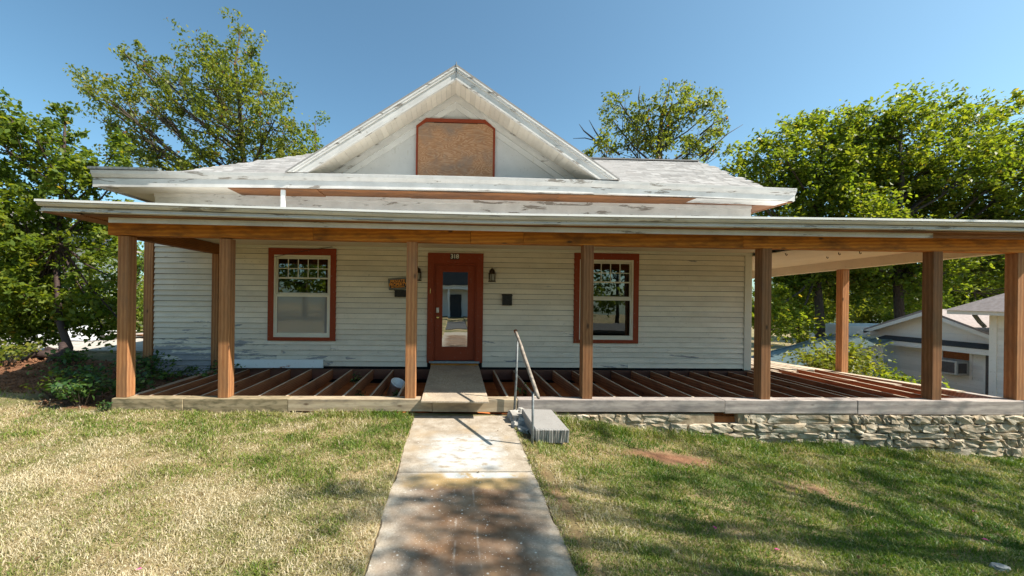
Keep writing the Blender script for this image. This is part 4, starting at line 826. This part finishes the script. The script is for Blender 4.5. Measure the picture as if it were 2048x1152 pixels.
for i, (x, z0, lab, n, hh, sp) in enumerate(((9.6,9.9,'bright feathery sumac behind the side porch next to the house corner',30,1.75,1.1), (10.6,10.3,'feathery sumac spreading beside the shed roof',22,1.6,1.0), (11.4,9.9,'sumac shoot in front of the white shed wall',9,1.15,.6), (12.0,8.9,'small leafy shoot below the neighbouring wall behind the sixth post',6,.75,.35), (12.6,8.2,'small leafy shoot near the neighbouring corner column',7,.7,.4))):
    sprig('sumac', x, z0, n, hh, sp, .10, 'leaf_bright' if i != 2 else 'leaf_light', 100+i, lab, 'sumac shoots beyond the side porch', compound=6)
e = sprig('dry_vine', 13.2,12.9,26,1.7,.5,.09,'leaf_dry',120,'brown dried vine climbing the shed corner',None,z=-1.6)
# stump and roots under the leafy tree
e = empty('stump', (-7.55,8.0,.3), 'dark twisted stump and roots on the bank at the far left', 'stump'); b = MB()
c0 = Vector((-7.55,8.0,float(H(-7.55,8.0))))
b.tube([c0+Vector((0,0,-.1)), c0+Vector((.03,0,.12)), c0+Vector((-.03,.04,.24)), c0+Vector((-.10,.08,.34))], [.15,.10,.075,.05], 9)
for a, L, dz in ((2.9,.55,.1),(3.6,.7,.05),(-.2,.5,.05),(.5,.45,.02),(4.6,.35,-.02),(5.4,.45,0.02)): b.tube([c0+Vector((0,0,.12)), c0+Vector((math.cos(a)*L*.5, math.sin(a)*L*.4-.05, .12+dz)), c0+Vector((math.cos(a)*L, math.sin(a)*L*.6-.1, -.08))], [.085,.07,.03], 7)
b.build('root_mass', 'stump_wood', e, smooth=True)
rc = np.random.default_rng(5); X = rc.normal(-6.9,1.0,5200); Yc = rc.normal(6.95,.65,5200); kk = (soilmask(X,Yc) > .35) & (X < -4.8) & (Yc > 5.75) & (Yc < 9); X, Yc = X[kk], Yc[kk]
sz = rc.gamma(1.3,.007,len(X))+.004; oc = np.array([(1,0,0),(-1,0,0),(0,1,0),(0,-1,0),(0,0,1),(0,0,-1)],float); V = np.stack([X,Yc,H(X,Yc)+sz*.3],-1)[:,None,:]+oc[None]*sz[:,None,None]*(.6+.8*rc.random((len(X),6,1)))
tf = np.array([(0,2,4),(2,1,4),(1,3,4),(3,0,4),(2,0,5),(1,2,5),(3,1,5),(0,3,5)]); o = link('dirt_clods', np_mesh('dirt_clods', V.reshape(-1,3), None, (np.arange(len(X))[:,None,None]*6+tf[None]).reshape(-1,3), {'soil': np.ones(len(X)*6)}), 'lawn_soil'); tag(o, 'loose red-brown dirt clods on the bank at the left', 'dirt', kind='stuff')
# ------------------------------------------------------------------ left: concrete pad and debris
o = MB().hexa([(-34,11.0,-.15),(-6.6,11.0,-.15),(-6.6,15.4,-.15),(-34,15.4,-.15),(-34,11.0,.15),(-6.6,11.0,.15),(-6.6,15.4,.20),(-34,15.4,.20)]).build('pavement', 'concrete'); tag(o, kind='structure')
rr = random.Random(8)
for i in range(22):
    x = -19.0+i*.5+rr.uniform(-.2,.2); y = 12.9+rr.uniform(-.3,1.6); a = rr.uniform(-.4,.4); L = rr.uniform(.6,1.5); z = .22+rr.uniform(0,.12)
    o = MB().bar((x-L*math.cos(a), y-L*math.sin(a), z), (x+L*math.cos(a), y+L*math.sin(a), z+rr.uniform(-.02,.12)), rr.uniform(.14,.4), .024).build('scrap_board', rr.choice(['trim_paint','trim_paint','metal_white','sill_gray','soffit_wood'])); tag(o, 'scrap board dumped on the concrete pad at the left', 'board', 'scrap boards on the left pad')
for k, (px, y, s) in enumerate(((160,13.4,1.0), (75,13.6,.8))):
    x = atY(px,670,y).x; V = []; n = 18
    for j in range(n):
        for i in range(n):
            u, v = i/(n-1)*2-1, j/(n-1)*2-1; r_ = max(0, 1-(u*u+v*v)); V.append((x+u*.85*s, y+v*.55*s, .20+.40*s*r_**.6*(.75+.4*rr.random())*(1 if k == 0 else .5)))
    b = MB().add(V, [(j*n+i, j*n+i+1, j*n+n+i+1, j*n+n+i) for j in range(n-1) for i in range(n-1)]); o = b.build('tarp_heap', 'tarp', smooth=False); tag(o, ['crumpled grey tarp heap on the concrete pad left of the porch', 'flatter grey tarp bundle lying further left on the pad'][k], 'tarp')
# white building glimpsed through the left tree
e = empty('white_building', (-22,18,.6), 'white building glimpsed through the leafy tree at the left edge', 'building')
MB().box(-30,-19.5,18,24,.3,4.2).build('wall', 'neighbour_paint', e); MB().prism([(-31,4.1),(-18.7,4.1),(-24.8,6.6)], 1, 17.4, 24.6).build('roof', 'neighbour_shingles', e)
# ------------------------------------------------------------------ neighbouring house on the lower ground to the right
NX = 16.5
nb = empty('neighbour_house', (NX,13,-1.8), 'white neighbouring house with low gable seen through the side porch', 'house')
MB().box(NX+.03,25,11.45,18,-2.4,.70).build('wall', 'neighbour_paint', nb)
W2 = None
for k in range(22):
    z0 = -1.95+k*.12; segs = [(11.45,18.0)] if not (-.75 < z0 < .18) else [(11.45,12.15),(12.95,18.0)]
    for a, b_ in segs: MB().hexa([(NX-.012,a,z0),(NX-.012,b_,z0),(NX+.03,b_,z0),(NX+.03,a,z0),(NX+.008,a,z0+.13),(NX+.008,b_,z0+.13),(NX+.03,b_,z0+.13),(NX+.03,a,z0+.13)]).build('siding_board', 'neighbour_paint', nb)
MB().prism([(11.45,.70),(14.9,.70),(13.15,1.36)], 0, NX+.0, NX+.12).build('gable_wall', 'neighbour_paint', nb)
for s in (-1, 1):
    yf = 13.15+s*2.05; MB().prism([(13.15,1.48),(yf,.64),(yf,.58),(13.15,1.40)], 0, NX-.35, 25).build('roof', 'neighbour_shingles', nb)
    MB().prism([(13.15,1.40),(yf,.578),(yf,.46),(13.15,1.27)], 0, NX-.36, NX-.32).build('rake_board', 'neighbour_paint', nb)
    MB().box(NX-.36,NX+.0,yf-.25,yf+.25,.44,.57).build('eave_return', 'neighbour_paint', nb)
MB().hexa([(NX-.40,11.3,.29),(NX-.015,11.3,.33),(NX-.015,14.7,.33),(NX-.40,14.7,.29),(NX-.40,11.3,.33),(NX-.015,11.3,.44),(NX-.015,14.7,.44),(NX-.40,14.7,.33)]).build('canopy', 'dark_roof', nb)
MB().box(NX-.38,NX-.34,11.3,14.7,.12,.286).build('canopy_fascia', 'neighbour_paint', nb)
wf = MB().box(NX-.02,NX+.02,12.12,12.2,-.75,.22).box(NX-.02,NX+.02,12.9,12.98,-.75,.22).box(NX-.02,NX+.02,12.2,12.9,.14,.22).build('window', 'neighbour_paint', nb)
MB().box(NX+.0,NX+.025,12.2,12.9,-.15,.14).build('wood_infill', 'neighbour_wood', wf); MB().box(NX-.02,NX+.02,11.55,11.62,-1.5,.2).box(NX-.02,NX+.02,11.8,11.86,-1.5,.2).build('door_casing', 'neighbour_paint', nb)
MB().box(NX-.03,NX+.02,11.62,11.80,-1.5,.15).build('door_pane', 'ac_grille', nb)
ac = empty('air_conditioner', (NX-.2,12.5,-.7), 'window air conditioner jutting from the neighbouring white wall', 'air conditioner')
MB().box(NX-.42,NX+.02,12.22,12.88,-.62,-.17).build('case', 'ac_case', ac, bevel=.01); MB().box(NX-.425,NX-.419,12.27,12.83,-.57,-.22).build('front_grille', 'ac_grille', ac); MB().box(NX-.36,NX-.08,12.214,12.219,-.56,-.24).build('side_grille', 'ac_grille', ac)
# taller front wing of that house
fw_ = empty('neighbour_wing', (15.6,10,-1.8), 'taller white corner wing of the neighbouring house at the right edge', 'house')
MB().box(15.63,22,7.0,11.05,-2.4,1.45).build('wall', 'neighbour_paint', fw_)
for k in range(30): MB().hexa([(15.585,7.0,-2.0+k*.115),(15.585,11.06,-2.0+k*.115),(15.63,11.06,-2.0+k*.115),(15.63,7.0,-2.0+k*.115),(15.605,7.0,-1.875+k*.115),(15.605,11.06,-1.875+k*.115),(15.63,11.06,-1.875+k*.115),(15.63,7.0,-1.875+k*.115)]).build('siding_board', 'neighbour_paint', fw_)
MB().box(15.575,15.64,10.93,11.09,-2.2,1.42).build('corner_board', 'neighbour_paint', fw_); MB().box(15.0,22,6.5,11.65,1.36,1.47).build('eave', 'neighbour_paint', fw_)
b = MB(); b.add([(14.95,6.4,1.472),(22,6.4,1.472),(22,11.7,1.472),(14.95,11.7,1.472),(17.6,9.05,3.2),(22,9.05,3.2)], [(0,1,5,4),(1,2,5),(2,3,4,5),(3,0,4),(0,3,2,1)]); b.build('roof', 'neighbour_shingles', fw_)
MB().tube([(15.4,11.3,1.36),(15.5,11.25,1.15),(15.6,11.2,1.0)], .05, 8).build('downspout', 'flash_metal', fw_)
# shed
sh = empty('shed', (14,15,-1.6), 'white shed with a green metal roof behind the side porch', 'shed')
MB().prism([(12.4,-2.2),(15.55,-2.2),(15.55,.24),(12.4,-.62)], 1, 14.03, 15.9).build('wall', 'neighbour_paint', sh)
for k in range(16):
    z0 = -2.0+k*.14; xl = 12.4 if z0 < -.75 else 12.4+(z0+.78)/.273
    if xl < 15.4: MB().hexa([(xl,13.99,z0),(15.55,13.99,z0),(15.55,14.03,z0),(xl,14.03,z0),(xl+.0,14.01,z0+.15),(15.55,14.01,z0+.15),(15.55,14.03,z0+.15),(xl,14.03,z0+.15)]).build('siding_board', 'neighbour_paint', sh)
MB().box(15.50,15.60,13.97,14.04,-2.2,.22).build('corner_board', 'neighbour_paint', sh)
sr_ = MB().hexa([(12.1,13.8,-.68),(15.75,13.8,.31),(15.75,16.1,.31),(12.1,16.1,-.68),(12.1,13.8,-.65),(15.75,13.8,.34),(15.75,16.1,.34),(12.1,16.1,-.65)]).build('roof', 'green_metal', sh)
for k in range(5): y = 13.85+k*.53; MB().bar((12.1,y,-.645),(15.75,y,.347),.03,.025).build('roof_seam', 'green_metal', sr_)
MB().tube([(15.6,15.6,.2),(15.6,15.6,.95)], .07, 10).build('vent_pipe', 'neighbour_paint', sh)
e = MB().bar((14.4,11.7,-1.7),(14.75,11.9,-.5),.05,.05).build('leaning_pole', 'black_metal'); tag(e, 'dark pole leaning in front of the neighbouring wall', 'pole')
# ------------------------------------------------------------------ across the street (seen only mirrored in the panes)
o = MB().box(-80,80,-14,-7,-.35,-.16).build('road', 'asphalt'); tag(o, kind='structure')
e = empty('opposite_house', (1,-22,0), 'white house across the street mirrored in the front door glass', 'house')
MB().box(-5,6,-26,-21,-.4,2.8).build('wall', 'neighbour_paint', e); MB().prism([(-6,2.75),(7,2.75),(3.5,4.6),(-2.5,4.6)], 1, -27, -19.6).build('roof', 'dark_roof', e)
MB().box(-3,4,-20.0,-19.8,2.35,2.74).build('porch_fascia', 'neighbour_paint', e)
for x in (-2.9,-.6,1.6,3.8): MB().box(x,x+.15,-20.0,-19.85,-.3,2.35).build('porch_post', 'neighbour_paint', e)
MB().box(-.4,.6,-20.995,-20.9,-.2,1.9).build('door', 'dark_roof', e); MB().box(2,3.4,-20.995,-20.9,.6,1.9).build('window', 'dark_roof', e)
for i, (x, y, hh) in enumerate(((-8.5,-16,9),(9.5,-17,10),(-13,-19,11),(15,-20,11),(-18,-22,12),(21,-23,12),(-3.5,-30,12),(4,-31,13),(-24,-20,11),(27,-21,11),(-9,-28,13),(10,-28,13),(-30,-26,13),(33,-26,13))):
    rr2 = random.Random(200+i); c = Vector((x,y,hh*.55)); tb = Vector((x,y,float(H(x,y)))); lob = [(c+Vector((rr2.uniform(-2.6,2.6), rr2.uniform(-2,2), rr2.uniform(-.42,.42)*hh)), rr2.uniform(1.3,2.0)) for _ in range(13)]
    tree('street_tree', tb, [tb, tb.lerp(c,.5), c], lob, 'tree across the street behind the camera, mirrored in the windows', 'leaf_mid', 3, 26, .5, .36, 200+i, .22, group='trees across the street', twig=.1)
# ------------------------------------------------------------------ grass
def grass():
    r = np.random.default_rng(3); out = []
    def zone(n, y0, y1, s, hg, wd):
        Yv = r.uniform(y0, y1, n); X = r.uniform(-1.36, 1.62, n)*(Yv+.35)
        X = np.where(X > 9.6, np.nan, X); X = np.where(X < -9, np.nan, X); k = ~np.isnan(X); return X[k], Yv[k], hg, wd
    for n, y0, y1, hg, wd in ((120000,2.25,3.3,.030,.0026), (120000,3.3,4.4,.032,.0030), (120000,4.4,5.72,.036,.0036), (26000,5.72,8.6,.05,.005)):
        X, Yv, hg, wd = zone(n, y0, y1, 0, hg, wd); P = np.stack([X,Yv],-1)
        keep = ~((X > -.545) & (X < .797)); keep &= ~((Yv > 5.70) & (X > -4.75)); keep &= ~((Yv > 5.2) & (X > .8) & (X < 1.05)); keep &= ~((X > .95) & (X < 1.4) & (Yv > 4.74) & (Yv < 5.4))
        sm = soilmask(X, Yv); keep &= r.random(len(X)) > sm*1.25
        dn = vnoise(P, 2.3, 8)*.5+vnoise(P, 7, 9)*.5; keep &= r.random(len(X)) < .45+dn*.9
        X, Yv, P, dn = X[keep], Yv[keep], P[keep], dn[keep]; m = len(X)
        gr = vnoise(P, .9, 12)*.40+vnoise(P, 3.1, 13)*.40+vnoise(P, 8, 14)*.2      # greenness patches
        gr = .49+(gr-.5)*1.4 + .34*sstep(.8, 2.2, X) - .03*(X < -.6) + .10*np.exp(-((X+1.0)/.45)**2)
        gr = gr + .30*np.exp(-((X-1.6)/.8)**2-((Yv-4.1)/.35)**2) + .25*((Yv > 5.45) & (X < -.7) & (X > -1.9))
        tall = 1+1.3*np.exp(-((X-1.9)/.7)**2-((Yv-5.42)/.2)**2)+.9*((Yv > 5.5) & (X < -.7) & (X > -2.0))+.9*((Yv > 5.35)&(X > 1.2))+.25*(gr > .55)
        tint = np.clip(1.22-gr*1.18+r.normal(size=m)*.24, 0, 1)
        a = r.random(m)*6.283; lean = (.25+1.2*r.random(m)); h = hg*(.45+1.0*r.random(m)**1.5)*(.55+.95*vnoise(P, 5.5, 31))*tall; Wd = wd*(.7+.6*r.random(m))
        Z = H(X, Yv)-.004; d = np.stack([np.cos(a), np.sin(a), np.zeros(m)],-1); b2 = r.random(m)*6.283; s = np.stack([np.cos(b2), np.sin(b2), np.zeros(m)],-1)
        B = np.stack([X,Yv,Z],-1); up_ = np.array([0,0,1.])
        Mi = B+up_*(h*.6)[:,None]+d*(h*lean*.35)[:,None]; T = B+up_*(h*(1-.28*np.minimum(lean,1.4)))[:,None]+d*(h*lean*1.0)[:,None]
        V = np.stack([B-s*Wd[:,None], B+s*Wd[:,None], Mi+s*Wd[:,None]*.8, Mi-s*Wd[:,None]*.8, T],1); out.append((V.reshape(-1,3), np.repeat(tint,5)))
    V = np.concatenate([o_[0] for o_ in out]); t = np.concatenate([o_[1] for o_ in out]); n = len(V)//5; b0 = np.arange(n)[:,None]*5
    me = np_mesh('grass', V, b0+np.array([[0,1,2,3]]), b0+np.array([[3,2,4]]), {'tint': t}); o = link('grass', me, 'grass_blade'); tag(o, 'short dry mown lawn grass with greener patches', 'grass', kind='stuff')
grass()
rl = np.random.default_rng(77); n = 420; Yl = rl.uniform(2.3,5.6,n); Xl = rl.uniform(-1.3,1.55,n)*(Yl+.3); kk = ~((Xl > -.5) & (Xl < .76) & (rl.random(n) < .9)) & (Xl < 8.5); Xl, Yl = Xl[kk], Yl[kk]
o = link('leaf_litter', leaves_mesh('leaf_litter', np.stack([Xl,Yl,np.where((Xl > -.55)&(Xl < .8), -.017*(5.7-Yl)+.008, H(Xl,Yl)+.022)],-1), .035, 2.5, 78, .5), 'leaf_dry'); tag(o, 'tiny dry fallen leaves scattered over the lawn', 'leaves', kind='stuff')
for i, (px, py, zz) in enumerate(((1948,1029,-.55),(1430,1063,-.3),(1556,1108,-.3),(275,1150,0),(1971,1087,-.5))):
    p = ground_at(px, py); z = float(H(p.x, p.y))+.03; q = MB(); a = i*1.3
    q.add([(p.x-.022*math.cos(a), p.y-.022*math.sin(a), z), (p.x+.01*math.sin(a), p.y-.012, z+.008), (p.x+.024*math.cos(a), p.y+.02*math.sin(a), z+.002), (p.x-.01*math.sin(a), p.y+.012, z+.008)], [(0,1,2,3)])
    o = q.build('petal', 'pink_petal'); tag(o, 'tiny fallen pink petal on the grass', 'petal', 'pink petals on the lawn')
